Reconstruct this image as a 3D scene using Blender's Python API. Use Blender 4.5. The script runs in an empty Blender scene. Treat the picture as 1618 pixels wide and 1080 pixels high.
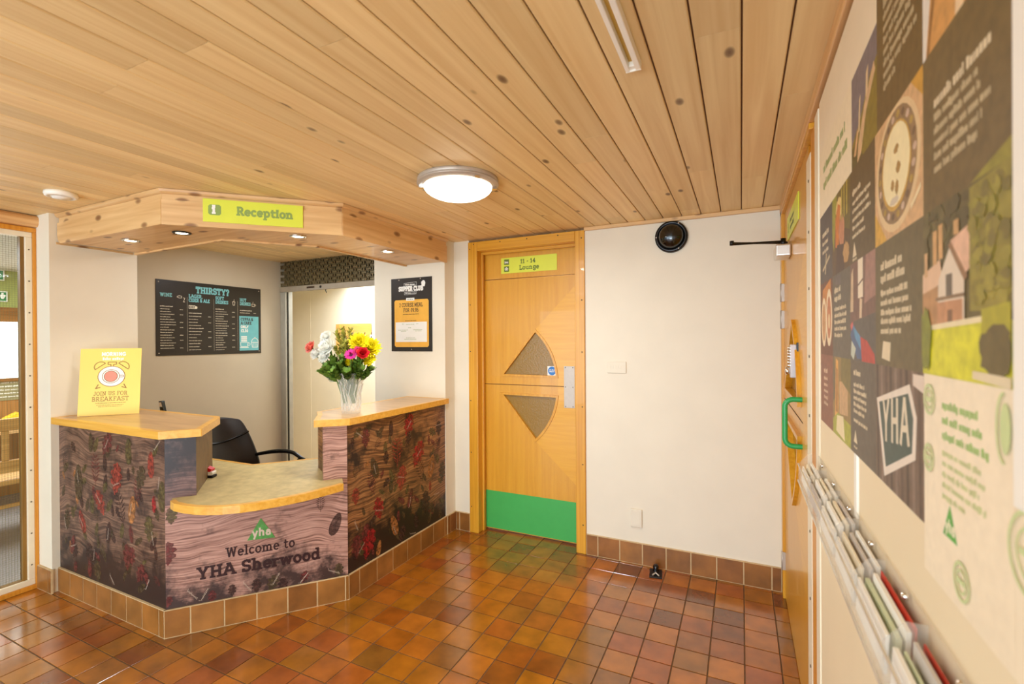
import bpy, bmesh, math, random
from mathutils import Vector, Matrix
from mathutils.geometry import tessellate_polygon
random.seed(7)
SC = bpy.context.scene
COL = SC.collection
PI = math.pi
def lin(c):
    r = []
    for v in c[:3]:
        v = v / 255.0
        r.append(v / 12.92 if v <= 0.04045 else ((v + 0.055) / 1.055) ** 2.4)
    return (r[0], r[1], r[2], 1.0)

# ------------------------------------------------------------------ materials
def new_mat(name):
    m = bpy.data.materials.new(name); m.use_nodes = True
    nt = m.node_tree
    return m, nt, nt.nodes['Principled BSDF']
def plain(name, col, rough=0.5, metal=0.0, var=0.06, scale=14.0, bump=0.0, spec=0.5, trans=0.0, ior=1.45, coat=0.0, ink=False):
    m, nt, b = new_mat(name)
    tc = nt.nodes.new('ShaderNodeTexCoord'); n = nt.nodes.new('ShaderNodeTexNoise')
    n.inputs['Scale'].default_value = scale; n.inputs['Detail'].default_value = 4
    nt.links.new(tc.outputs['Object'], n.inputs['Vector'])
    r = nt.nodes.new('ShaderNodeValToRGB'); c = lin(col)
    r.color_ramp.elements[0].position = 0.3; r.color_ramp.elements[1].position = 0.7
    r.color_ramp.elements[0].color = tuple(x * (1 - var) for x in c[:3]) + (1,)
    r.color_ramp.elements[1].color = tuple(min(1, x * (1 + var)) for x in c[:3]) + (1,)
    nt.links.new(n.outputs['Fac'], r.inputs['Fac']); nt.links.new(r.outputs['Color'], b.inputs['Base Color'])
    b.inputs['Roughness'].default_value = rough; b.inputs['Metallic'].default_value = metal
    b.inputs['Specular IOR Level'].default_value = spec
    b.inputs['Transmission Weight'].default_value = trans; b.inputs['IOR'].default_value = ior
    b.inputs['Coat Weight'].default_value = coat
    if ink:     # thin printing ink lets the timber print below show through
        ar = nt.nodes.new('ShaderNodeMapRange'); ar.inputs['From Min'].default_value = .3; ar.inputs['From Max'].default_value = .7; ar.inputs['To Min'].default_value = .45; ar.inputs['To Max'].default_value = .95
        nt.links.new(n.outputs['Fac'], ar.inputs['Value']); nt.links.new(ar.outputs[0], b.inputs['Alpha'])
    if bump:
        bp = nt.nodes.new('ShaderNodeBump'); bp.inputs['Strength'].default_value = bump; bp.inputs['Distance'].default_value = 0.004
        nt.links.new(n.outputs['Fac'], bp.inputs['Height']); nt.links.new(bp.outputs['Normal'], b.inputs['Normal'])
    return m
def glow(name, col, strength):
    m, nt, b = new_mat(name)
    b.inputs['Base Color'].default_value = lin(col); b.inputs['Emission Color'].default_value = lin(col)
    b.inputs['Emission Strength'].default_value = strength
    return m
def clear(name, tint=(250, 252, 250), gloss=0.12, rough=0.03):
    m = bpy.data.materials.new(name); m.use_nodes = True; nt = m.node_tree
    nt.nodes.remove(nt.nodes['Principled BSDF']); out = nt.nodes['Material Output']
    t = nt.nodes.new('ShaderNodeBsdfTransparent'); g = nt.nodes.new('ShaderNodeBsdfGlossy'); mx = nt.nodes.new('ShaderNodeMixShader')
    t.inputs['Color'].default_value = lin(tint); g.inputs['Roughness'].default_value = rough
    fr = nt.nodes.new('ShaderNodeLayerWeight'); fr.inputs['Blend'].default_value = gloss
    nt.links.new(fr.outputs['Fresnel'], mx.inputs['Fac'])
    nt.links.new(t.outputs[0], mx.inputs[1]); nt.links.new(g.outputs[0], mx.inputs[2]); nt.links.new(mx.outputs[0], out.inputs['Surface'])
    return m
def frosted(name, col=(250, 248, 240), k=.55):
    m = bpy.data.materials.new(name); m.use_nodes = True; nt = m.node_tree
    nt.nodes.remove(nt.nodes['Principled BSDF']); out = nt.nodes['Material Output']
    t = nt.nodes.new('ShaderNodeBsdfTransparent'); d = nt.nodes.new('ShaderNodeBsdfTranslucent'); e = nt.nodes.new('ShaderNodeBsdfDiffuse'); a = nt.nodes.new('ShaderNodeMixShader'); b = nt.nodes.new('ShaderNodeMixShader')
    d.inputs['Color'].default_value = lin(col); e.inputs['Color'].default_value = lin(col); a.inputs['Fac'].default_value = .5; b.inputs['Fac'].default_value = k
    nt.links.new(d.outputs[0], a.inputs[1]); nt.links.new(e.outputs[0], a.inputs[2]); nt.links.new(t.outputs[0], b.inputs[1]); nt.links.new(a.outputs[0], b.inputs[2]); nt.links.new(b.outputs[0], out.inputs['Surface'])
    return m
def wood(name, dark, light, axis='x', rough=0.4, across=34.0, along=1.6, knots=0.0, tinted=False, rings=0.0, coat=0.0, contrast=(0.3, 0.7), knotcol=(104, 70, 40), knotscale=7.0):
    """grain runs along `axis`; a face attribute 'tint' shifts the board colour when tinted"""
    m, nt, b = new_mat(name); N = nt.nodes.new; L = nt.links.new
    tc = N('ShaderNodeTexCoord'); mp = N('ShaderNodeMapping')
    s = [across] * 3; s['xyz'.index(axis)] = along
    mp.inputs['Scale'].default_value = s
    vec = tc.outputs['Object']
    if tinted:
        at = N('ShaderNodeAttribute'); at.attribute_name = 'tint'
        mu = N('ShaderNodeMath'); mu.operation = 'MULTIPLY'; mu.inputs[1].default_value = 53.0
        L(at.outputs['Fac'], mu.inputs[0])
        cb = N('ShaderNodeCombineXYZ')
        for k in range(3): L(mu.outputs[0], cb.inputs[k])
        ad = N('ShaderNodeVectorMath'); ad.operation = 'ADD'; L(vec, ad.inputs[0]); L(cb.outputs[0], ad.inputs[1]); vec = ad.outputs[0]
    L(vec, mp.inputs['Vector'])
    n1 = N('ShaderNodeTexNoise'); n1.inputs['Scale'].default_value = 1.0; n1.inputs['Detail'].default_value = 5; n1.inputs['Distortion'].default_value = 0.6
    L(mp.outputs[0], n1.inputs['Vector'])
    fac = n1.outputs['Fac']
    if rings:
        w = N('ShaderNodeTexWave'); w.wave_type = 'BANDS'; w.bands_direction = {'x': 'Y', 'y': 'X', 'z': 'X'}[axis]
        mp2 = N('ShaderNodeMapping'); s2 = [rings] * 3; s2['xyz'.index(axis)] = rings * 0.09; mp2.inputs['Scale'].default_value = s2
        L(vec, mp2.inputs['Vector']); L(mp2.outputs[0], w.inputs['Vector'])
        w.inputs['Distortion'].default_value = 7; w.inputs['Detail'].default_value = 2; w.inputs['Detail Scale'].default_value = 0.7
        ma = N('ShaderNodeMix'); ma.inputs['Factor'].default_value = 0.5
        L(n1.outputs['Fac'], ma.inputs['A']); L(w.outputs['Fac'], ma.inputs['B']); fac = ma.outputs['Result']
    r = N('ShaderNodeValToRGB'); r.color_ramp.elements[0].position, r.color_ramp.elements[1].position = contrast
    r.color_ramp.elements[0].color = lin(dark); r.color_ramp.elements[1].color = lin(light)
    L(fac, r.inputs['Fac']); colr = r.outputs['Color']
    if knots:
        mp3 = N('ShaderNodeMapping'); s3 = [knotscale] * 3; s3['xyz'.index(axis)] = knotscale * .5; mp3.inputs['Scale'].default_value = s3
        L(vec, mp3.inputs['Vector'])
        v = N('ShaderNodeTexVoronoi'); v.inputs['Scale'].default_value = 1.0; L(mp3.outputs[0], v.inputs['Vector'])
        kr = N('ShaderNodeValToRGB'); e = kr.color_ramp.elements
        e[0].position = 0.0; e[0].color = (1, 1, 1, 1); e[1].position = knots; e[1].color = (0, 0, 0, 1)
        x = kr.color_ramp.elements.new(knots * 0.6); x.color = (0.75, 0.75, 0.75, 1)
        L(v.outputs['Distance'], kr.inputs['Fac'])
        mk = N('ShaderNodeMix'); mk.data_type = 'RGBA'; L(kr.outputs['Color'], mk.inputs['Factor'])
        L(colr, mk.inputs['A']); mk.inputs['B'].default_value = lin(knotcol); colr = mk.outputs['Result']
    if tinted:
        hs = N('ShaderNodeHueSaturation'); mr = N('ShaderNodeMapRange'); mr.inputs['To Min'].default_value = 0.86; mr.inputs['To Max'].default_value = 1.08
        L(at.outputs['Fac'], mr.inputs['Value']); L(mr.outputs[0], hs.inputs['Value']); L(colr, hs.inputs['Color']); colr = hs.outputs['Color']
    L(colr, b.inputs['Base Color']); b.inputs['Roughness'].default_value = rough; b.inputs['Coat Weight'].default_value = coat
    return m
def tiles_mat(name, cols, rough=0.24, bump=0.06, coat=0.0):
    m, nt, b = new_mat(name); N = nt.nodes.new; L = nt.links.new
    at = N('ShaderNodeAttribute'); at.attribute_name = 'tint'
    r = N('ShaderNodeValToRGB'); e = r.color_ramp.elements
    while len(e) < len(cols): e.new(0.5)
    for i, c in enumerate(cols): e[i].position = i / (len(cols) - 1); e[i].color = lin(c)
    L(at.outputs['Fac'], r.inputs['Fac'])
    tc = N('ShaderNodeTexCoord'); n = N('ShaderNodeTexNoise'); n.inputs['Scale'].default_value = 9; n.inputs['Detail'].default_value = 5
    L(tc.outputs['Object'], n.inputs['Vector'])
    mr = N('ShaderNodeMapRange'); mr.inputs['From Min'].default_value = .3; mr.inputs['From Max'].default_value = .7
    mr.inputs['To Min'].default_value = 0.72; mr.inputs['To Max'].default_value = 1.22; L(n.outputs['Fac'], mr.inputs['Value'])
    hs = N('ShaderNodeHueSaturation'); L(mr.outputs[0], hs.inputs['Value']); L(r.outputs['Color'], hs.inputs['Color'])
    L(hs.outputs['Color'], b.inputs['Base Color'])
    b.inputs['Roughness'].default_value = rough; b.inputs['Coat Weight'].default_value = coat; b.inputs['Coat Roughness'].default_value = .12; b.inputs['Coat IOR'].default_value = 1.55
    bp = N('ShaderNodeBump'); bp.inputs['Strength'].default_value = bump; bp.inputs['Distance'].default_value = 0.01
    L(n.outputs['Fac'], bp.inputs['Height']); L(bp.outputs['Normal'], b.inputs['Normal'])
    return m
def print_mat(name, dark, mid, light, edge=(24, 14, 14), amount=0.55, seed=0.0):
    """weathered timber photograph printed on vinyl: fine wavy grain, dark mottled foliage thickening to the foot"""
    m, nt, b = new_mat(name); N = nt.nodes.new; L = nt.links.new
    tc = N('ShaderNodeTexCoord'); mp = N('ShaderNodeMapping'); mp.inputs['Location'].default_value = (seed, seed * .7, seed * .3)
    L(tc.outputs['Object'], mp.inputs['Vector'])
    nd = N('ShaderNodeTexNoise'); nd.inputs['Scale'].default_value = 2.2; nd.inputs['Detail'].default_value = 2; L(mp.outputs[0], nd.inputs['Vector'])
    sc_ = N('ShaderNodeVectorMath'); sc_.operation = 'SCALE'; sc_.inputs['Scale'].default_value = .22; L(nd.outputs['Color'], sc_.inputs[0])
    ad = N('ShaderNodeVectorMath'); ad.operation = 'ADD'; L(mp.outputs[0], ad.inputs[0]); L(sc_.outputs[0], ad.inputs[1])
    mq = N('ShaderNodeMapping'); mq.inputs['Scale'].default_value = (4, 4, 105); L(ad.outputs[0], mq.inputs['Vector'])
    g = N('ShaderNodeTexNoise'); g.inputs['Scale'].default_value = 1.0; g.inputs['Detail'].default_value = 4; g.inputs['Roughness'].default_value = .6; L(mq.outputs[0], g.inputs['Vector'])
    r = N('ShaderNodeValToRGB'); e = r.color_ramp.elements; e[0].color = lin(dark); e[1].color = lin(light); e[0].position = .36; e[1].position = .62
    x = e.new(.47); x.color = lin(mid); L(g.outputs['Fac'], r.inputs['Fac'])
    n = N('ShaderNodeTexNoise'); n.inputs['Scale'].default_value = 5.5; n.inputs['Detail'].default_value = 8; n.inputs['Roughness'].default_value = .66
    L(mp.outputs[0], n.inputs['Vector'])
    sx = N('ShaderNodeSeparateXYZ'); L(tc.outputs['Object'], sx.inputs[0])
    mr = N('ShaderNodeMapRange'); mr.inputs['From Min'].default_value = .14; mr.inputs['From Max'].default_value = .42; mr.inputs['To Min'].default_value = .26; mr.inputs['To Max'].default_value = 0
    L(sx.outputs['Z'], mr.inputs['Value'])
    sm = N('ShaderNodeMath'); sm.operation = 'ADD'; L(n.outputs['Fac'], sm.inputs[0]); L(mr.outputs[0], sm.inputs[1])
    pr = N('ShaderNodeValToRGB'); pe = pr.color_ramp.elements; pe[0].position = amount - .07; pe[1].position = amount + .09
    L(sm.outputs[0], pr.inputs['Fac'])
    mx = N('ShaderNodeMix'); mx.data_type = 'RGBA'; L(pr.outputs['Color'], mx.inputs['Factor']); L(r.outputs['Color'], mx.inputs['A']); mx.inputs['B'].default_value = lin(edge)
    L(mx.outputs['Result'], b.inputs['Base Color']); b.inputs['Roughness'].default_value = .42
    return m
M = {}
M['wall'] = plain('wall_paint', (233, 222, 199), .75, var=.02, scale=5, bump=.05)
M['grey'] = plain('grey_paint', (200, 186, 160), .7, var=.02, scale=5)
M['cream'] = plain('cream_paint', (242, 228, 200), .7, var=.03, scale=3)
M['board'] = plain('cream_board', (238, 218, 180), .55, var=.02, scale=4)
M['white'] = plain('white_gloss', (246, 240, 226), .35, var=.02)
M['bead'] = plain('painted_bead', (240, 226, 196), .4, var=.03)
M['ceil'] = wood('ceiling_pine', (226, 188, 128), (242, 212, 154), 'y', .5, 30, 1.0, knots=.11, tinted=True, rings=0)
M['pine'] = wood('pine_x', (208, 160, 102), (232, 192, 134), 'x', .4, 30, 1.6, knotscale=12.0, knots=.23, coat=.15, knotcol=(120, 74, 40))
M['pine_z'] = wood('pine_z', (212, 158, 96), (238, 192, 132), 'z', .4, 38, 1.6, coat=.15)
M['pine_y'] = wood('pine_y', (208, 152, 92), (236, 190, 130), 'y', .4, 38, 1.6, coat=.15)
M['oak_v'] = wood('oak_veneer_vertical', (196, 126, 18), (234, 176, 56), 'z', .35, 40, 1.3, rings=26, coat=.25, contrast=(.36, .62))
M['oak_h'] = wood('oak_veneer_across', (220, 156, 34), (230, 170, 48), 'x', .35, 60, 3, coat=.25)
M['oak_trim'] = wood('oak_trim', (206, 138, 26), (228, 168, 50), 'z', .35, 60, 1.2, coat=.2)
M['oak_trimx'] = wood('oak_trim_across', (206, 138, 26), (228, 168, 50), 'x', .35, 60, 1.2, coat=.2)
M['orange'] = wood('orange_frame', (206, 130, 34), (226, 156, 54), 'z', .4, 60, 1.2)
M['lip'] = wood('worktop_edge', (218, 156, 50), (236, 182, 80), 'x', .32, 50, 2.0, coat=.3)
M['vtop'] = wood('worktop_laminate', (178, 138, 94), (206, 168, 120), 'x', .3, 18, 2.5, coat=.2)
M['desk'] = plain('desk_laminate', (184, 164, 112), .45, var=.16, scale=22)
M['tile'] = tiles_mat('quarry_tile', [(112, 60, 18), (148, 76, 18), (166, 100, 18), (152, 96, 20), (170, 98, 24), (130, 86, 28), (152, 76, 24), (176, 106, 28)], .22, .05, .8)
M['tile_s'] = tiles_mat('skirting_tile', [(132, 82, 38), (156, 100, 44), (140, 90, 40), (162, 108, 54), (142, 90, 34)], .3)
M['grout'] = plain('grout', (104, 76, 46), .8, var=.15, scale=30)
M['grout_l'] = plain('pale_grout', (206, 176, 130), .8, var=.1, scale=30)
M['groove'] = plain('board_groove', (96, 56, 26), .8)
M['green'] = plain('green_laminate', (72, 172, 84), .35, var=.03)
M['greenh'] = plain('green_plastic', (48, 156, 82), .3, var=.03)
M['steel'] = plain('brushed_steel', (190, 176, 160), .42, .35, var=.04, scale=40)
M['alu'] = plain('polished_aluminium', (224, 218, 208), .28, .8, var=.03)
M['chrome'] = plain('chrome', (225, 222, 215), .15, 1.0, var=.01)
M['black'] = plain('black_plastic', (16, 14, 13), .25, var=.1)
M['blackm'] = plain('black_metal', (24, 18, 14), .35, .2)
M['leather'] = plain('black_leather', (26, 17, 12), .38, var=.25, scale=30, bump=.15)
M['screw'] = plain('screw_metal', (92, 78, 56), .5, .4)
M['lime'] = plain('lime_sign', (222, 228, 72), .4, var=.02)
M['sage'] = plain('sage_ink', (142, 164, 84), .5)
M['olive_ink'] = plain('olive_ink', (104, 122, 40), .5)
M['ink'] = plain('dark_ink', (58, 40, 24), .5)
M['paper'] = plain('white_paper', (246, 242, 230), .6, var=.02)
M['yel'] = plain('yellow_card', (246, 210, 96), .4, var=.03, scale=4)
M['gold'] = plain('brown_ink', (146, 100, 34), .5)
M['tea'] = plain('tea_print', (226, 140, 116), .5)
M['poster_blk'] = plain('poster_black', (44, 36, 26), .4, var=.12, scale=6)
M['mustard'] = plain('mustard_print', (240, 178, 66), .45)
M['teal'] = plain('teal_print', (112, 186, 188), .45)
M['chalk'] = plain('chalk_print', (226, 214, 188), .5)
M['tealtxt'] = plain('teal_text', (124, 190, 192), .5)
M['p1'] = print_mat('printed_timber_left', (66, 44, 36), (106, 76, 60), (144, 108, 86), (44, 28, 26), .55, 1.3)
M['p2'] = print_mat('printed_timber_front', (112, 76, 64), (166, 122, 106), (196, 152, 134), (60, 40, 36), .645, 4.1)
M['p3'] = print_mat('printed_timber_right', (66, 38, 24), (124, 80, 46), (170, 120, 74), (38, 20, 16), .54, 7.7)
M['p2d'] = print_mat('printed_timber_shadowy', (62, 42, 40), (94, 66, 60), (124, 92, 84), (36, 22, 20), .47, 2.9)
M['pdark'] = plain('printed_shadowy_foliage', (38, 20, 18), .42, var=.5, scale=18)
for k, c in dict(l_red=(146, 58, 44), l_bred=(146, 32, 34), l_dred=(106, 48, 44), l_olive=(94, 80, 46), l_dolive=(80, 64, 42), l_dark=(66, 42, 36), l_orange=(168, 110, 60)).items():
    M[k] = plain('print_' + k[2:], c, .42, var=.45, scale=55, ink=True)
M['script'] = plain('white_script_ink', (206, 184, 162), .5)
M['yhag'] = plain('print_green', (84, 146, 70), .45, var=.2, scale=60)
M['maroon_ink'] = plain('maroon_ink', (46, 14, 14), .5)
M['glasswin'] = clear('clear_glazing')
M['acrylic'] = frosted('clear_acrylic', (240, 234, 222), .2)
M['frost'] = frosted('frosted_crystal')
M['lockgrey'] = plain('lock_grey', (214, 206, 204), .35)
M['obscure'] = plain('obscure_wired_glass', (150, 114, 46), .16, var=.05, scale=90, bump=.3)
M['vase'] = frosted('cut_crystal', (252, 250, 244), .22)
M['water'] = plain('water', (255, 255, 255), 0.0, trans=1.0, ior=1.33, var=0)

# ------------------------------------------------------------------ mesh builder
class MB:
    def __init__(s): s.v = []; s.f = []; s.m = []; s.sm = []; s.t = []; s.k = 0
    def add(s, vs, fs, m=0, smooth=False, tint=0.5):
        o = len(s.v); s.v += [tuple(p) for p in vs]
        for f in fs: s.f.append(tuple(i + o for i in f)); s.m.append(m); s.sm.append(smooth); s.t.append(tint)
    def box(s, x0, x1, y0, y1, z0, z1, m=0, tint=0.5):
        x0, x1 = min(x0, x1), max(x0, x1); y0, y1 = min(y0, y1), max(y0, y1); z0, z1 = min(z0, z1), max(z0, z1)
        v = [(x0, y0, z0), (x1, y0, z0), (x1, y1, z0), (x0, y1, z0), (x0, y0, z1), (x1, y0, z1), (x1, y1, z1), (x0, y1, z1)]
        s.add(v, [(3, 2, 1, 0), (4, 5, 6, 7), (0, 1, 5, 4), (1, 2, 6, 5), (2, 3, 7, 6), (3, 0, 4, 7)], m, tint=tint)
    def tile(s, x0, x1, y0, y1, z0, z1, c, m=0, tint=0.5):
        """box whose top edges are chamfered by c"""
        v = [(x0, y0, z0), (x1, y0, z0), (x1, y1, z0), (x0, y1, z0), (x0, y0, z1 - c), (x1, y0, z1 - c), (x1, y1, z1 - c), (x0, y1, z1 - c),
             (x0 + c, y0 + c, z1), (x1 - c, y0 + c, z1), (x1 - c, y1 - c, z1), (x0 + c, y1 - c, z1)]
        s.add(v, [(8, 9, 10, 11), (0, 1, 5, 4), (1, 2, 6, 5), (2, 3, 7, 6), (3, 0, 4, 7), (4, 5, 9, 8), (5, 6, 10, 9), (6, 7, 11, 10), (7, 4, 8, 11)], m, tint=tint)
    def prism(s, poly, a, b, plane='xz', m=0, holes=(), mside=None, smooth_side=False):
        """polygon in the given plane extruded from depth a to depth b along the third axis"""
        loops = [list(poly)] + [list(h) for h in holes]
        def P(p, d):
            if plane == 'xz': return (p[0], d, p[1])
            if plane == 'xy': return (p[0], p[1], d)
            return (d, p[0], p[1])
        flat = [p for l in loops for p in l]
        tri = tessellate_polygon([[Vector((p[0], p[1], 0)) for p in l] for l in loops]) if (len(loops) > 1 or len(poly) > 4) else [tuple(range(len(poly)))]
        s.add([P(p, a) for p in flat], tri, m); s.add([P(p, b) for p in flat], [tuple(reversed(t)) for t in tri], m)
        for l in loops:
            n = len(l)
            s.add([P(p, a) for p in l] + [P(p, b) for p in l], [(i, (i + 1) % n, n + (i + 1) % n, n + i) for i in range(n)], m if mside is None else mside, smooth_side)
    def flat(s, poly, y, m=0):
        """printed shape in the local XZ plane, seen from -Y"""
        n = len(poly)
        tri = [tuple(range(n))] if n <= 4 else tessellate_polygon([[Vector((p[0], p[1], 0)) for p in poly]])
        s.add([(p[0], y, p[1]) for p in poly], tri, m)
    def rect(s, x0, x1, z0, z1, y, m=0): s.flat([(x0, z0), (x1, z0), (x1, z1), (x0, z1)], y, m)
    def disc(s, cx, cz, rx, rz, y, m=0, n=28): s.flat([(cx + rx * math.cos(2 * PI * i / n), cz + rz * math.sin(2 * PI * i / n)) for i in range(n)], y, m)
    def ring(s, cx, cz, rx, rz, w, y, m=0, a0=0, a1=360, n=36):
        for i in range(n):
            a = math.radians(a0 + (a1 - a0) * i / n); b = math.radians(a0 + (a1 - a0) * (i + 1) / n)
            q = lambda t, k: (cx + (rx + k) * math.cos(t), cz + (rz + k) * math.sin(t))
            s.flat([q(a, -w / 2), q(a, w / 2), q(b, w / 2), q(b, -w / 2)], y, m)
    def line(s, pts, w, y, m=0, closed=False):
        pts = list(pts) + ([pts[0]] if closed else [])
        for (x0, z0), (x1, z1) in zip(pts, pts[1:]):
            d = math.hypot(x1 - x0, z1 - z0)
            if d < 1e-9: continue
            ux, uz = (x1 - x0) / d, (z1 - z0) / d; px, pz = -uz * w / 2, ux * w / 2; e = w * .3
            s.flat([(x0 + px - ux * e, z0 + pz - uz * e), (x0 - px - ux * e, z0 - pz - uz * e), (x1 - px + ux * e, z1 - pz + uz * e), (x1 + px + ux * e, z1 + pz + uz * e)], y - s.k * 4e-6, m); s.k += 1
    def lathe(s, prof, c=(0, 0, 0), axis='z', n=32, m=0, sm=True, fl=None):
        vs = []
        for k, (r, h) in enumerate(prof):
            for i in range(n):
                a = 2 * PI * i / n; rr = r * (fl(a, k) if fl else 1)
                p = (rr * math.cos(a), rr * math.sin(a), h)
                if axis == 'y': p = (p[0], -p[2], p[1])
                if axis == 'x': p = (p[2], p[0], p[1])
                vs.append((p[0] + c[0], p[1] + c[1], p[2] + c[2]))
        fs = [(k * n + i, k * n + (i + 1) % n, (k + 1) * n + (i + 1) % n, (k + 1) * n + i) for k in range(len(prof) - 1) for i in range(n)]
        s.add(vs, fs, m, sm)
    def tube(s, pts, r, n=10, m=0, cap=True, sm=True):
        pts = [Vector(p) for p in pts]; K = len(pts); rs = r if isinstance(r, (list, tuple)) else [r] * K; vs = []
        up = None
        for i, p in enumerate(pts):
            d = (pts[min(i + 1, K - 1)] - pts[max(i - 1, 0)]).normalized()
            if up is None: up = d.orthogonal().normalized()
            else:
                up = up - d * up.dot(d)
                up = up.normalized() if up.length > 1e-6 else d.orthogonal().normalized()
            q = d.cross(up)
            for k in range(n): a = 2 * PI * k / n; vs.append(p + (up * math.cos(a) + q * math.sin(a)) * rs[i])
        fs = [(i * n + k, i * n + (k + 1) % n, (i + 1) * n + (k + 1) % n, (i + 1) * n + k) for i in range(K - 1) for k in range(n)]
        s.add(vs, fs, m, sm)
        if cap: s.add(vs[:n], [tuple(reversed(range(n)))], m); s.add(vs[-n:], [tuple(range(n))], m)
    def build(s, name, mats, parent=None, loc=(0, 0, 0), rot=0.0, bevel=0.0, seg=2, tint=False):
        me = bpy.data.meshes.new(name); me.from_pydata(s.v, [], s.f)
        mats = mats if isinstance(mats, (list, tuple)) else [mats]
        for k in mats: me.materials.append(M[k] if isinstance(k, str) else k)
        me.polygons.foreach_set('material_index', s.m); me.polygons.foreach_set('use_smooth', s.sm)
        if tint:
            a = me.attributes.new('tint', 'FLOAT', 'FACE'); a.data.foreach_set('value', s.t)
        me.update()
        o = bpy.data.objects.new(name, me); COL.objects.link(o)
        o.location = loc; o.rotation_euler = (0, 0, math.radians(rot))
        if parent: o.parent = parent
        if bevel:
            b = o.modifiers.new('bevel', 'BEVEL'); b.width = bevel; b.segments = seg; b.limit_method = 'ANGLE'; b.angle_limit = math.radians(40)
        return o
def screws(parent, mat, pts, r=.005, y=0.0, name='screw'):
    for x, z in pts:
        g = MB(); g.lathe([(0, .002 - y), (r * .8, .002 - y), (r, -y)], (x, 0, z), 'y', 8); g.build(name, mat, parent)
def thing(name, label, cat, loc=(0, 0, 0), rot=0.0, group=None):
    o = bpy.data.objects.new(name, None); COL.objects.link(o); o.location = loc; o.rotation_euler = (0, 0, math.radians(rot))
    o.empty_display_size = .05
    return tag(o, label, cat, group)
def tag(o, label, cat, group=None):
    o['label'] = label; o['category'] = cat
    if group: o['group'] = group
    return o
def struct(o, label, cat):
    o['kind'] = 'structure'; o['label'] = label; o['category'] = cat
    return o
def copy_tree(o, parent=None):
    c = o.copy(); COL.objects.link(c)
    if parent: c.parent = parent
    for ch in [x for x in COL.objects if x.parent == o]: copy_tree(ch, c)
    return c

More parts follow.
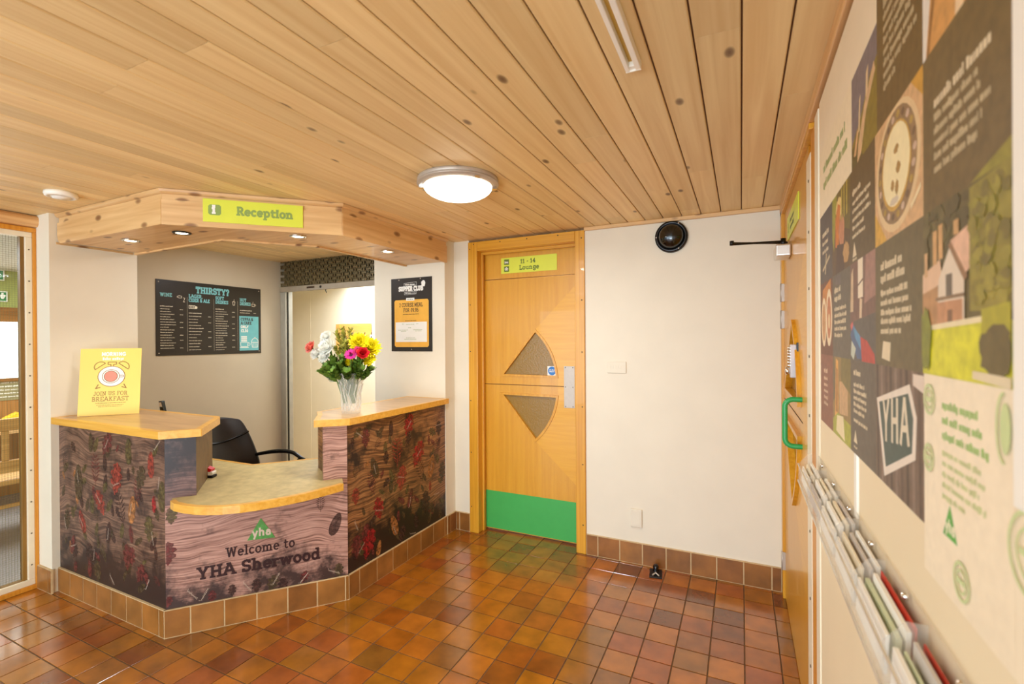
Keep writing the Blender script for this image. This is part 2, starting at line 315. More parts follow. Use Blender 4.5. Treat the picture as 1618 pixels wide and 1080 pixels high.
# ------------------------------------------------------------------ slab lettering
B_, T_, X_ = .08, .92, .63
def _g():
    G = {}
    l = lambda *a: ('l',) + a
    a = lambda *q: ('a',) + q
    S = lambda *q: ('s',) + q
    G['A'] = (.88, [l(.1, B_, .42, T_), l(.46, T_, .78, B_), l(.23, .36, .65, .36), S(.1, B_), S(.78, B_), S(.4, T_, .12)])
    G['B'] = (.76, [l(.2, B_, .2, T_), l(.12, T_, .42, T_), l(.2, .52, .44, .52), l(.12, B_, .44, B_), a(.42, .72, .18, .2, -90, 90), a(.44, .3, .22, .22, -90, 90)])
    G['C'] = (.78, [a(.42, .5, .33, .42, 42, 318), l(.68, .72, .68, T_)])
    G['D'] = (.82, [l(.2, B_, .2, T_), l(.1, T_, .38, T_), l(.1, B_, .38, B_), a(.38, .5, .34, .42, -90, 90)])
    G['E'] = (.74, [l(.2, B_, .2, T_), l(.1, T_, .64, T_), l(.1, B_, .66, B_), l(.2, .5, .48, .5), l(.64, T_, .64, .74), l(.66, B_, .66, .28)])
    G['F'] = (.7, [l(.2, B_, .2, T_), l(.1, T_, .62, T_), l(.2, .5, .46, .5), l(.62, T_, .62, .74), S(.2, B_)])
    G['G'] = (.82, [a(.42, .5, .33, .42, 42, 330), l(.7, .42, .7, .14), l(.5, .42, .78, .42)])
    G['H'] = (.9, [l(.2, B_, .2, T_), l(.7, B_, .7, T_), l(.2, .5, .7, .5), S(.2, B_), S(.2, T_), S(.7, B_), S(.7, T_)])
    G['I'] = (.42, [l(.21, B_, .21, T_), S(.21, B_), S(.21, T_)])
    G['J'] = (.56, [l(.36, .3, .36, T_), a(.2, .28, .16, .2, 180, 360), S(.36, T_)])
    G['K'] = (.84, [l(.2, B_, .2, T_), l(.24, .46, .66, T_), l(.36, .56, .68, B_), S(.2, B_), S(.2, T_), S(.66, T_, .12), S(.68, B_, .12)])
    G['L'] = (.7, [l(.2, B_, .2, T_), l(.1, B_, .62, B_), l(.62, B_, .62, .3), S(.2, T_)])
    G['M'] = (1.02, [l(.18, B_, .18, T_), l(.84, B_, .84, T_), l(.2, T_, .51, .26), l(.82, T_, .51, .26), S(.18, B_), S(.84, B_), S(.14, T_, .1), S(.88, T_, .1)])
    G['N'] = (.9, [l(.2, B_, .2, T_), l(.7, B_, .7, T_), l(.2, T_, .7, B_), S(.2, B_), S(.7, T_), S(.14, T_, .1)])
    G['O'] = (.84, [a(.42, .5, .33, .42, 0, 360)])
    G['P'] = (.74, [l(.2, B_, .2, T_), l(.12, T_, .42, T_), l(.2, .46, .42, .46), a(.42, .69, .22, .23, -90, 90), S(.2, B_)])
    G['R'] = (.82, [l(.2, B_, .2, T_), l(.12, T_, .42, T_), l(.2, .48, .42, .48), a(.42, .7, .2, .22, -90, 90), l(.44, .48, .68, B_), S(.2, B_), S(.7, B_, .1)])
    G['S'] = (.7, [a(.35, .71, .24, .21, 35, 270), a(.35, .29, .25, .21, 90, -145), l(.57, .74, .57, T_), l(.13, .26, .13, B_)])
    G['T'] = (.78, [l(.39, B_, .39, T_), l(.1, T_, .68, T_), l(.1, T_, .1, .72), l(.68, T_, .68, .72), S(.39, B_)])
    G['U'] = (.86, [l(.2, .36, .2, T_), l(.66, .36, .66, T_), a(.43, .36, .23, .28, 180, 360), S(.2, T_), S(.66, T_)])
    G['W'] = (1.1, [l(.14, T_, .32, B_), l(.32, B_, .54, T_), l(.54, T_, .76, B_), l(.76, B_, .94, T_), S(.14, T_), S(.94, T_)])
    G['Y'] = (.84, [l(.42, B_, .42, .44), l(.42, .44, .14, T_), l(.42, .44, .7, T_), S(.42, B_), S(.14, T_, .12), S(.7, T_, .12)])
    G['&'] = (.86, [a(.36, .74, .17, .18, -40, 220), l(.22, .62, .72, B_), a(.36, .28, .24, .2, 100, 330), l(.56, .2, .74, .44)])
    G['?'] = (.6, [a(.3, .7, .2, .22, -60, 180), l(.38, .5, .3, .3), l(.3, .1, .3, .1001), ('d', .3, .1)])
    G['£'] = (.66, [l(.14, B_, .58, B_), l(.28, B_, .28, .66), a(.43, .66, .15, .24, 20, 180), l(.14, .44, .46, .44)])
    G['.'] = (.28, [('d', .14, .1)]); G[','] = (.28, [l(.16, .1, .1, -.08)]); G["'"] = (.24, [l(.12, .75, .12, .95)])
    G['-'] = (.46, [l(.12, .42, .34, .42)]); G[' '] = (.36, [])
    G['0'] = (.7, [a(.35, .5, .24, .42, 0, 360)]); G['1'] = (.5, [l(.26, B_, .26, T_), l(.1, .74, .26, T_), S(.26, B_)])
    G['2'] = (.68, [a(.33, .68, .22, .24, -20, 170), l(.52, .6, .14, B_), l(.12, B_, .58, B_)])
    G['4'] = (.72, [l(.48, B_, .48, T_), l(.48, T_, .1, .34), l(.1, .34, .64, .34), S(.48, B_)])
    G['5'] = (.68, [l(.18, T_, .54, T_), l(.18, T_, .16, .52), a(.33, .34, .23, .26, 130, -140)])
    G['9'] = (.7, [a(.35, .66, .23, .26, 0, 360), a(.3, .5, .28, .42, 20, -110)])
    G['a'] = (.66, [a(.31, .27, .2, .19, 0, 360), l(.5, B_, .5, .45), a(.32, .45, .18, .18, 0, 150), S(.54, B_, .08)])
    G['c'] = (.6, [a(.33, .36, .23, .28, 48, 312)]); G['d'] = (.74, [a(.32, .36, .22, .28, 0, 360), l(.54, B_, .54, .95), S(.48, .95, .1), S(.6, B_, .1)])
    G['e'] = (.64, [a(.33, .36, .23, .28, 0, 312), l(.1, .37, .56, .37)])
    G['g'] = (.7, [a(.32, .38, .22, .26, 0, 360), l(.54, -.06, .54, X_), a(.33, -.06, .21, .16, 180, 360), S(.58, X_, .1)])
    G['h'] = (.8, [l(.18, B_, .18, .95), a(.38, .42, .2, .22, 0, 180), l(.58, B_, .58, .42), S(.18, B_), S(.58, B_), S(.12, .95, .1)])
    G['i'] = (.4, [l(.2, B_, .2, X_), ('d', .2, .86), S(.2, B_), S(.14, X_, .1)])
    G['l'] = (.4, [l(.2, B_, .2, .95), S(.2, B_), S(.14, .95, .1)])
    G['m'] = (1.12, [l(.18, B_, .18, X_), a(.36, .44, .18, .2, 0, 180), l(.54, B_, .54, .44), a(.72, .44, .18, .2, 0, 180), l(.9, B_, .9, .44), S(.18, B_), S(.54, B_, .13), S(.9, B_), S(.12, X_, .1)])
    G['n'] = (.8, [l(.18, B_, .18, X_), a(.38, .42, .2, .22, 0, 180), l(.58, B_, .58, .42), S(.18, B_), S(.58, B_), S(.12, X_, .1)])
    G['o'] = (.68, [a(.34, .36, .24, .28, 0, 360)])
    G['p'] = (.74, [l(.2, -.24, .2, X_), a(.4, .36, .22, .28, 0, 360), S(.2, -.24), S(.14, X_, .1)])
    G['r'] = (.56, [l(.18, B_, .18, X_), a(.38, .42, .2, .2, 60, 180), S(.18, B_), S(.12, X_, .1)])
    G['t'] = (.52, [l(.22, .24, .22, .86), a(.36, .24, .14, .16, 180, 310), l(.08, X_, .44, X_)])
    G['u'] = (.78, [l(.18, .3, .18, X_), a(.38, .3, .2, .22, 180, 360), l(.58, B_, .58, X_), S(.13, X_, .1), S(.53, X_, .1), S(.63, B_, .1)])
    G['w'] = (.98, [l(.12, X_, .28, B_), l(.28, B_, .48, X_), l(.48, X_, .68, B_), l(.68, B_, .84, X_), S(.12, X_), S(.84, X_)])
    G['y'] = (.7, [l(.12, X_, .36, B_), l(.6, X_, .26, -.22), S(.12, X_, .12), S(.6, X_, .12)])
    return G
GL = _g()
def text_width(s, h, wf=1.0, sp=.04): return sum((GL[c][0] + sp) * h * wf for c in s)
def text(mb, s, x, z, h, y, m=0, t=.17, align='l', wf=1.0, slab=True, slope=0.0, sp=.04):
    """slab letters of cap height h with baseline z, starting (or centred/ending) at x"""
    W = text_width(s, h, wf, sp)
    if align == 'c': x -= W / 2
    if align == 'r': x -= W
    mb.k = 0
    x0 = x
    for ch in s:
        w, it = GL[ch]
        tr = lambda p: (x + p[0] * h * wf, z + p[1] * h + (x + p[0] * h * wf - x0) * slope)
        for q in it:
            if q[0] == 'l': mb.line([tr((q[1], q[2])), tr((q[3], q[4]))], t * h, y, m)
            elif q[0] == 'a':
                n = max(5, int(abs(q[6] - q[5]) / 24))
                mb.line([tr((q[1] + q[3] * math.cos(math.radians(q[5] + (q[6] - q[5]) * i / n)), q[2] + q[4] * math.sin(math.radians(q[5] + (q[6] - q[5]) * i / n)))) for i in range(n + 1)], t * h, y, m)
            elif q[0] == 's' and slab:
                k = q[3] if len(q) > 3 else .15
                mb.line([tr((q[1] - k, q[2])), tr((q[1] + k, q[2]))], t * h * .8, y, m)
            elif q[0] == 'd':
                c = tr((q[1], q[2])); r = t * h * .62; mb.rect(c[0] - r, c[0] + r, c[1] - r, c[1] + r, y - mb.k * 4e-6, m); mb.k += 1
        x += (w + sp) * h * wf
def words(mb, x0, x1, z, h, y, m=0, rng=random, gap=.35):
    """an unreadable line of small print: letter-sized strokes grouped into words"""
    x = x0
    while x < x1 - h * .5:
        for k in range(rng.randint(3, 8)):
            if x + h * .5 > x1: break
            w = h * rng.choice((.42, .5, .5, .56, .3)); t = h * rng.choice((.72, .72, .74, 1.0, .76)); b = -h * .2 * (rng.random() < .1)
            mb.rect(x, x + w, z + b, z + t, y, m); x += w + h * .13
        x += h * .36
# ================================================================== setting
ZC = 2.26
# --- tiled floor
fl = MB(); fl.box(-3.87, .26, -2.6, 3.36, -.05, -.003, 1)
rng = random.Random(3)
P_ = .1495
for i in range(-27, 3):
    for j in range(-33, 8):
        x0 = .008 + i * P_; y0 = 2.258 + j * .1503
        x1 = min(x0 + P_, .24); y1 = min(y0 + .1503, 3.34); xx = max(x0, -3.86)
        if x1 - xx < .02 or y1 - y0 < .02: continue
        g = .0028; dz = rng.uniform(-.0002, .0002)
        fl.tile(xx + g, x1 - g, y0 + g, y1 - g, -.004, dz, .0008, 0, rng.random())
struct(fl.build('floor', ['tile', 'grout'], tint=True), 'glossy brown and orange square quarry tile floor', 'floor')
# --- boarded ceiling
ce = MB(); ce.box(-4.2, .26, -2.6, 3.4, ZC + .009, ZC + .06, 1)
k = 0
x = .118 - .113 * 39
while x < .24:
    y = -2.6 - rng.uniform(0, 1.5)
    while y < 3.4:
        L = rng.uniform(1.3, 2.7); y1 = min(y + L, 3.4); ys = max(y, -2.6)
        if y1 > ys + .01:
            x0, x1 = x + .0024, min(x + .1106, .25); c = .003; tn = rng.random(); e = .0006
            v = [(x0 + c, ys + e, ZC), (x1 - c, ys + e, ZC), (x1 - c, y1 - e, ZC), (x0 + c, y1 - e, ZC), (x0, ys + e, ZC + c), (x1, ys + e, ZC + c), (x1, y1 - e, ZC + c), (x0, y1 - e, ZC + c),
                 (x0, ys + e, ZC + .01), (x1, ys + e, ZC + .01), (x1, y1 - e, ZC + .01), (x0, y1 - e, ZC + .01)]
            ce.add(v, [(3, 2, 1, 0), (0, 1, 5, 4), (1, 2, 6, 5), (2, 3, 7, 6), (3, 0, 4, 7), (4, 5, 9, 8), (5, 6, 10, 9), (6, 7, 11, 10), (7, 4, 8, 11)], 0, tint=tn)
        y = y1
    x += .113
struct(ce.build('ceiling', ['ceil', 'groove'], tint=True), 'low ceiling of knotty pine tongue and groove boards', 'ceiling')
# --- back wall
bw = MB(); bw.box(-.974, .24, 3.2, 3.34, 0, ZC + .02); bw.box(-2.045, -1.906, 3.2, 3.34, 0, ZC + .02); bw.box(-1.906, -.974, 3.26, 3.34, 2.2, ZC + .02)
struct(bw.build('wall_back', 'wall'), 'plain white back wall right of the lounge door', 'wall')
pw = MB(); pw.box(-2.738, -2.045, 3.07, 3.36, 0, ZC + .02)
struct(pw.build('wall_pier', 'wall'), 'white wall pier carrying the supper club poster', 'wall')
lw = MB(); lw.prism([(-3.87, 1.362), (-3.70, 1.362), (-3.70, 1.82), (-4.06, 1.82), (-4.06, 1.70), (-3.87, 1.70)], 0, ZC + .02, 'xy')
struct(lw.build('wall_left', 'wall'), 'white wall pier between the glazed screen and the office', 'wall')
gw = MB(); gw.box(-4.2, -4.06, 1.70, 3.36, 0, ZC + .02)
struct(gw.build('wall_office', 'grey'), 'grey painted office wall behind the reception counter', 'wall')
rw = MB(); rw.box(.2325, .40, -2.6, 2.0, 0, ZC + .02); rw.box(.262, .40, 2.0, 3.34, 0, ZC + .02)
struct(rw.build('wall_right', 'wall'), 'right hand wall behind the leaflet board', 'wall')
# office back: room beyond the shutter
ob = MB(); ob.box(-6.2, -2.2, 4.34, 4.44, 0, 2.5); ob.box(-2.3, -2.2, 3.36, 4.34, 0, 2.5); ob.box(-6.2, -6.1, 3.36, 4.34, 0, 2.5); ob.box(-6.2, -2.2, 3.36, 4.44, 2.42, 2.5); ob.box(-6.2, -4.2, 3.36, 3.42, 0, 2.5)
ob.box(-4.922, -4.918, 4.336, 4.34, 0, 2.42)
struct(ob.build('wall_storeroom', 'cream'), 'cream wall of the room beyond the open shutter', 'wall')
sf = MB(); sf.box(-6.2, -2.2, 3.34, 4.44, -.05, -.002)
struct(sf.build('floor_storeroom', 'grout_l'), 'floor of the room beyond the shutter', 'floor')
cr = MB(); cr.box(-2.1, -.8, 3.9, 3.96, 0, 2.4); cr.box(-2.1, -.8, 3.34, 3.96, 2.3, 2.4); cr.box(-2.12, -2.05, 3.36, 3.96, 0, 2.4); cr.box(-.86, -.8, 3.34, 3.96, 0, 2.4)
struct(cr.build('wall_corridor', 'cream'), 'corridor wall behind the lounge door', 'wall')
# cornices
c1 = MB(); c1.box(-.974, .21, 3.176, 3.2, 2.236, 2.26)
struct(c1.build('trim_1', 'pine', bevel=.004), 'slim pine cornice along the back wall', 'trim')
c2 = MB(); c2.box(.206, .2325, -2.6, 3.2, 2.214, 2.26)
struct(c2.build('trim_2', 'pine_y', bevel=.004), 'pine cornice along the right hand wall', 'trim')
# skirtings of tile
def skirt(mb, x0, x1, y, off=0.0, pitch=.1497, h=.137, t=.013, d=0):
    """tile skirting along local x, face at y - t"""
    mb.box(x0, x1, y - t + .002, y, 0, h + .004, 1)
    j = math.floor((x0 - off) / pitch)
    while off + j * pitch < x1:
        a = max(x0, off + j * pitch) + .0035; b = min(x1, off + (j + 1) * pitch) - .0035
        if b - a > .008: mb.box(a, b, y - t, y - .001, .004, h, 0, random.random())
        j += 1
s1 = MB(); skirt(s1, -.972, .208, 3.2, -.891)
struct(s1.build('baseboard_back', ['tile_s', 'grout_l'], tint=True), 'brown tile skirting along the back wall', 'baseboard')
s2 = MB(); skirt(s2, 0, .128, 0, .04); o = struct(s2.build('baseboard_pier', ['tile_s', 'grout_l'], loc=(-2.045, 3.072, 0), rot=90, tint=True), 'short brown tile skirting beside the lounge door', 'baseboard')
s3 = MB(); skirt(s3, -2.03, -1.906, 3.2, -2.0); struct(s3.build('baseboard_corner', ['tile_s', 'grout_l'], tint=True), 'narrow tile skirting left of the lounge door frame', 'baseboard')
s4 = MB(); skirt(s4, -3.87, -3.685, 1.362, -3.72); struct(s4.build('baseboard_left', ['tile_s', 'grout_l'], tint=True), 'tile skirting at the foot of the left white pier', 'baseboard')

# ================================================================== glazed screen on the left (plane x=-3.87)
sc = thing('window_1', 'glazed screen with wired glass and cream beads in an orange frame', 'window', (-3.87, 1.362, 0), 90)
sc['kind'] = 'structure'
W0 = -1.6     # local x runs along +Y, so the screen reaches from 0 back to W0
f = MB(); f.box(W0, 0, -.012, .06, 0, .028); f.box(W0, 0, -.012, .06, 2.155, 2.183); f.box(-.016, 0, -.012, .06, .028, 2.155); f.box(W0, W0 + .016, -.012, .06, .028, 2.155)
f.build('frame', 'orange', sc, bevel=.003)
f = MB()
f.box(W0 + .016, -.016, -.004, .05, .028, .062); f.box(W0 + .016, -.016, -.004, .05, 2.125, 2.155); f.box(-.048, -.016, -.004, .05, .062, 2.125); f.box(W0 + .016, W0 + .048, -.004, .05, .062, 2.125)
b0 = f.build('glazing_bead', 'bead', sc, bevel=.003)
screws(b0, 'screw', [(-.032, .15 + .19 * i) for i in range(11)], .0045, -.004)
f = MB(); f.box(-.066, -.048, .012, .05, .062, 2.125); f.box(W0 + .048, -.048, .012, .05, .05, .064)
f.build('inner_bead', wood('bead_timber', (120, 84, 28), (158, 116, 48), 'z', .5), sc)
f = MB(); f.box(W0 + .048, -.05, .028, .034, .06, 2.127); f.build('glass_pane', 'glasswin', sc)
f = MB()
for i in range(48): x = -.07 - i * .0127; f.box(x, x + .0009, .0335, .0345, .064, 2.125)
for i in range(162): z = .07 + i * .0127; f.box(-.68, -.066, .0335, .0345, z, z + .0009)
f.build('wire_mesh', plain('mesh_wire', (120, 112, 70), .5), sc)
bm_ = MB()
pr = [(.0, 0), (.03, .004), (.045, .02), (.048, .04), (.045, .06), (.03, .075), (0, .08)]
bm_.prism([(-p[0], p[1]) for p in pr], -2.6, 1.395, 'xy')
vs = [(-3.87 + p[0], y, 2.185 + p[1] * .93) for y in (-2.6, 1.395) for p in pr]
bb = MB(); n = len(pr)
bb.add(vs, [(i, i + 1, n + i + 1, n + i) for i in range(n - 1)] + [tuple(range(n)), tuple(reversed(range(n, 2 * n)))])
bb.box(-3.95, -3.87, -2.6, 1.36, 2.185, 2.26)
struct(bb.build('trim_3', 'pine_y'), 'rounded pine beam above the glazed screen', 'trim')

# ================================================================== lounge seen through the screen
lf = MB(); lf.box(-8.0, -3.87, -2.6, 5.0, -.06, -.004)
struct(lf.build('floor_lounge', plain('lounge_vinyl', (150, 142, 136), .2, var=.12, scale=3)), 'shiny grey floor of the lounge beyond the glass', 'floor')
lc = MB(); lc.box(-8.0, -4.2, -2.6, 5.0, 2.2, 2.3)
struct(lc.build('ceiling_lounge', plain('lounge_ceiling', (206, 200, 184), .8)), 'pale ceiling of the lounge beyond the glass', 'ceiling')
lv = MB(); XW = -6.5
lv.box(XW - .12, XW, -2.6, 5, 1.72, 2.42, 0); lv.box(XW - .12, XW, -2.6, 5, 0, .92, 1); lv.box(XW - .12, XW, -2.6, .3, .92, 1.72, 0); lv.box(XW - .12, XW, 3.2, 5, .92, 1.72, 0); lv.box(XW - .12, XW, .3, 3.2, .92, 1.14, 1)
lv.box(-8, -6.2, 4.9, 5.0, 0, 2.42, 0)
struct(lv.build('wall_lounge', [plain('lounge_green', (164, 166, 92), .7), wood('lounge_panelling', (150, 98, 44), (186, 130, 66), 'z', .5)]), 'lounge wall, green above and timber panelled below', 'wall')
lw2 = MB(); lw2.box(XW - .1, XW - .08, .3, 3.2, 1.14, 1.72)
w2 = struct(lw2.build('window_2', glow('daylit_pane', (252, 252, 250), 3.2)), 'bright daylit lounge window', 'window')
lw3 = MB(); lw3.box(XW - .06, XW + .03, .2, 3.3, 1.70, 1.84); lw3.box(XW - .06, XW + .03, .2, 3.3, 1.115, 1.145)
lw3.build('frame', wood('window_timber', (120, 74, 26), (160, 104, 44), 'y', .5), w2)
for yy, zz, big, nm in ((2.05, 2.10, 0, 'green and white lounge sign high on the wall'), (2.07, 1.895, 1, 'green running arrow exit sign below the other lounge sign')):
    e = MB(); e.box(0, .30, -.02, 0, 0, .1, 0); e.rect(.008, .292, .008, .092, -.0206, 1)
    if big: e.line([(.25, .06), (.265, .03), (.28, .06)], .016, -.0212, 0); e.line([(.265, .03), (.265, .08)], .016, -.0212, 0); e.rect(.1, .2, .04, .06, -.0212, 0)
    else: e.rect(.2, .27, .03, .07, -.0212, 0)
    tag(e.build('exit_sign', ['white', plain('sign_green', (52, 130, 72), .4)], loc=(XW + .002, yy - .30, zz), rot=90), nm, 'sign', None)
e = MB(); e.box(0, .62, -.006, 0, 0, .2, 0)
for i in range(5): words(e, .05, .56, .03 + .034 * i, .012, -.0066, 1)
tag(e.build('notice', [plain('grey_paper', (150, 138, 96), .6), 'paper'], loc=(XW + .002, 1.6, .93), rot=90), 'pale notice sheet under the lounge window', 'notice')
# lounge table, with booklet and picture card
lt = thing('lounge_table', 'pale oak lounge table behind the glazed screen', 'table', (-6.08, 2.0, 0))
t = MB(); t.box(-.35, .35, -.6, .6, .70, .735); t.build('tabletop', 'pine_y', lt, bevel=.004)
for sx in (-1, 1):
    for sy in (-1, 1):
        t = MB(); t.box(sx * .31 - .025, sx * .31 + .025, sy * .55 - .025, sy * .55 + .025, 0, .70); t.build('leg', 'pine_z', lt, bevel=.004)
t = MB(); t.prism([(0, 0), (.22, 0), (.2, .05), (.11, .1), (.02, .05)], -.07, .07, 'xz'); tag(t.build('folded_napkin', plain('yellow_napkin', (240, 186, 30), .7), loc=(-6.22, 1.93, .735), rot=80), 'bright yellow folded napkin on the lounge table', 'napkin')
t = MB(); t.box(0, .12, -.01, .01, 0, .16, 0); t.rect(.008, .112, .008, .152, -.0105, 1); t.rect(.02, .06, .02, .09, -.0108, 2); t.rect(.065, .1, .03, .11, -.0108, 3)
tag(t.build('menu_card', ['paper', plain('print_slate', (94, 98, 110), .5), plain('print_rust', (160, 98, 70), .5), plain('print_sky', (150, 170, 190), .5)], loc=(-6.12, 2.04, .735), rot=88), 'small upright picture card on the lounge table', 'card')
# dining chair seen from behind
dc = thing('dining_chair', 'pale oak slat back dining chair behind the glazed screen', 'chair', (-5.12, 1.60, 0), 0)
oakc = wood('dining_oak', (176, 124, 58), (208, 158, 88), 'y', .45)
def dpart(nm, *bx):
    q = MB()
    for b in bx: q.box(*b)
    return q.build(nm, oakc, dc, bevel=.005)
# back plane at local x=+.22 (towards the glass), seat towards -x
for sy in (-1, 1): dpart('leg', (.2, .245, sy * .21 - .022, sy * .21 + .022, 0, .92)); dpart('leg', (-.24, -.195, sy * .21 - .02, sy * .21 + .02, 0, .44))
dpart('seat', (-.25, .245, -.235, .235, .44, .475))
dpart('top_rail', (.205, .24, -.24, .32, .84, .93)); dpart('lower_rail', (.205, .24, -.24, .32, .53, .62))
for i in range(5):
    y = -.15 + i * .095; dpart('slat', (.212, .232, y - .02, y + .02, .62, .84))
dpart('stretcher', (.21, .235, -.2, .2, .27, .295)); dpart('stretcher', (-.2, .2, .2, .222, .2, .225)); dpart('stretcher', (-.2, .2, -.222, -.2, .2, .225))

# ================================================================== doors
def arc_pts(p0, pm, p1, n=12):
    """circle-ish arc through three points (quadratic through pm)"""
    c = (2 * pm[0] - .5 * (p0[0] + p1[0]), 2 * pm[1] - .5 * (p0[1] + p1[1]))
    return [((1 - t) ** 2 * p0[0] + 2 * t * (1 - t) * c[0] + t * t * p1[0], (1 - t) ** 2 * p0[1] + 2 * t * (1 - t) * c[1] + t * t * p1[1]) for t in [i / n for i in range(n + 1)]]
def grow(poly, d):
    """offset an (approximately convex) polygon outward by d"""
    n = len(poly); A = sum(poly[i][0] * poly[(i + 1) % n][1] - poly[(i + 1) % n][0] * poly[i][1] for i in range(n)); s = 1 if A > 0 else -1; out = []
    for i in range(n):
        a, b, c = poly[i - 1], poly[i], poly[(i + 1) % n]
        n1 = Vector((b[1] - a[1], a[0] - b[0])).normalized() * s; n2 = Vector((c[1] - b[1], b[0] - c[0])).normalized() * s
        m = (n1 + n2); m = m.normalized(); k = d / max(.45, m.dot(n1)); out.append((b[0] + m.x * k, b[1] + m.y * k))
    return out
def door_leaf(root, wf, W):
    sx = lambda p: (p[0] * wf, p[1])
    up = [sx(p) for p in [(.159, 1.219), (.604, 1.2155)] + arc_pts((.604, 1.2155), (.552, 1.40), (.434, 1.5527))[1:]]
    lo = [sx(p) for p in [(.605, 1.067), (.1545, 1.071)] + arc_pts((.434, .736), (.552, .89), (.605, 1.067))[:-1]]
    lf = MB()
    lf.prism([(0, .012), (W, .012), (W, 1.955), (0, 1.955)], 0, .044, 'xz', 0, holes=[up, lo])
    ru = [sx(p) for p in arc_pts((.612, 1.2), (.562, 1.40), (.434, 1.565))]
    rl = [sx(p) for p in arc_pts((.434, .724), (.562, .885), (.612, 1.08))]
    lf.prism([(W - .001, .40 if wf == 1 else .42)] + [(W - .001, 1.91)] + list(reversed(ru)) + list(reversed(rl)), -.0008, 0, 'xz', 1)
    leaf = lf.build('door_leaf', ['oak_v', 'oak_h'], root)
    sb = MB(); sb.box(0, .66 * wf, -.0016, .004, 1.142, 1.1465); sb.build('joint_line', 'groove', leaf)
    for poly in (up, lo):
        g = MB(); g.prism(grow(poly, .004), .014, .022, 'xz'); g.build('glass_pane', 'obscure', root)
        g = MB(); g.prism(grow(poly, .011 * (1 if wf == 1 else 1.3)), -.007 * (1 if wf == 1 else 2.2), .014, 'xz', 0, holes=[grow(poly, -.006)])
        g.build('glazing_bead', 'oak_trim', root)
    return leaf
# lounge door in the back wall
d1 = struct(thing('door_1', 'oak lounge door with two glazed panels and green kick plate', 'door', (-1.827, 3.30, 0)), 'oak lounge door with two glazed panels and green kick plate', 'door')
DW = .783
door_leaf(d1, 1.0, DW)
g = MB(); g.box(0, DW, .004, .044, 1.962, 2.17); g.build('header_panel', 'oak_v', d1)
g = MB(); g.box(.006, DW - .004, -.0022, 0, .018, .309); g.build('kick_plate', 'green', d1)
g = MB(); g.box(.66, .741, -.0025, 0, .99, 1.294)
pp = g.build('push_plate', 'steel', d1, bevel=.002)
screws(pp, 'screw', [(x_, z_) for x_ in (.672, .728) for z_ in (1.0, 1.142, 1.284)], .004, -.0025)
g = MB(); g.rect(.5255, .598, 1.22, 1.291, .0135, 0); g.disc(.5617, 1.2555, .032, .032, .0132, 1)
words(g, .54, .584, 1.259, .007, .0129, 0); words(g, .54, .584, 1.247, .007, .0129, 0)
g.build('fire_door_sticker', ['white', plain('safety_blue', (52, 120, 190), .4)], d1)
fr = MB()   # casing, jambs and stops (local z)
for (a, b) in ((-.079, 0), (DW, DW + .07)):
    fr.box(a, b, -.114, -.10, 0, 2.243, 0)
fr.box(0, DW, -.114, -.10, 2.172, 2.243, 1)
fr.box(-.079, -.001, -.10, .04, 0, 2.243, 0); fr.box(DW + .001, DW + .07, -.10, .04, 0, 2.243, 0); fr.box(-.001, DW + .001, -.10, .04, 2.17, 2.243, 1)
fr.box(-.001, .014, -.05, -.022, 0, 2.17, 0); fr.box(DW - .014, DW + .001, -.05, -.022, 0, 2.17, 0); fr.box(.014, DW - .014, -.05, -.022, 2.15, 2.17, 1)
cs = fr.build('door_frame', ['oak_trim', 'oak_trimx'], d1, bevel=.003)
screws(cs, 'screw', [(a, z_) for a in (-.062, DW + .05) for z_ in (.2, .62, 1.02, 1.4, 1.76, 2.19)] + [(x_, 2.225) for x_ in (-.03, .2, .42, .66)], .005, -.114)
# lounge sign on the panel above the door
sg = thing('door_sign', 'lime green sign reading 11 - 14 Lounge above the lounge door', 'sign', (-1.676, 3.304, 2.0))
g = MB(); g.box(0, .459, -.004, 0, 0, .12); g.build('sign_plate', 'lime', sg)
g = MB(); text(g, '11 - 14', .165, .068, .034, -.0046, 0, t=.2); text(g, 'Lounge', .155, .02, .036, -.0046, 0, t=.19); g.build('lettering', 'olive_ink', sg)
g = MB()
for z0 in (.066, .013):
    g.box(.026, .068, -.0046, -.004, z0, z0 + .042, 0)
g.rect(.032, .036, .076, .094, -.0052, 1); g.rect(.032, .062, .079, .086, -.0052, 1); g.rect(.058, .062, .076, .083, -.0052, 1); g.rect(.038, .044, .087, .092, -.0052, 1); g.rect(.046, .062, .087, .09, -.0052, 1)
g.line([(.033, .034), (.047, .047), (.061, .034)], .004, -.0052, 1); g.rect(.036, .058, .021, .025, -.0052, 1); g.rect(.036, .04, .021, .035, -.0052, 1); g.rect(.054, .058, .021, .035, -.0052, 1); g.disc(.047, .034, .006, .006, -.0052, 1, 10)
g.build('pictogram', ['olive_ink', 'white'], sg)

# second door, in the right hand wall (local x runs towards the camera, -Y local is into the room)
d2 = thing('door_2', 'oak door in the right hand wall with keypad, closer and green pull handle', 'door', (.222, 3.115, 0), -90); d2['kind'] = 'structure'
W2 = 1.06; wf = W2 / .783
door_leaf(d2, wf, W2)
g = MB(); g.box(0, W2, .004, .03, 1.962, 2.19); g.build('header_panel', 'oak_v', d2)
g = MB(); g.box(-.085, -.002, -.013, .03, 0, 2.214); g.box(-.085, W2 + .16, -.013, .03, 2.192, 2.214)
g.build('door_frame', 'oak_trim', d2, bevel=.003)
g = MB(); g.box(W2 + .004, W2 + .115, -.004, .03, 0, 2.13); b2 = g.build('painted_frame', 'bead', d2, bevel=.003)
screws(b2, 'screw', [(W2 + .075, z_) for z_ in (.1, .32, .56, .8, 1.02, 1.21, 1.42, 1.66, 1.86, 2.04)], .006, -.004)
g = MB(); g.box(W2 + .115, W2 + .215, -.002, .03, 0, 2.19); g.build('outer_frame', 'orange', d2, bevel=.003)
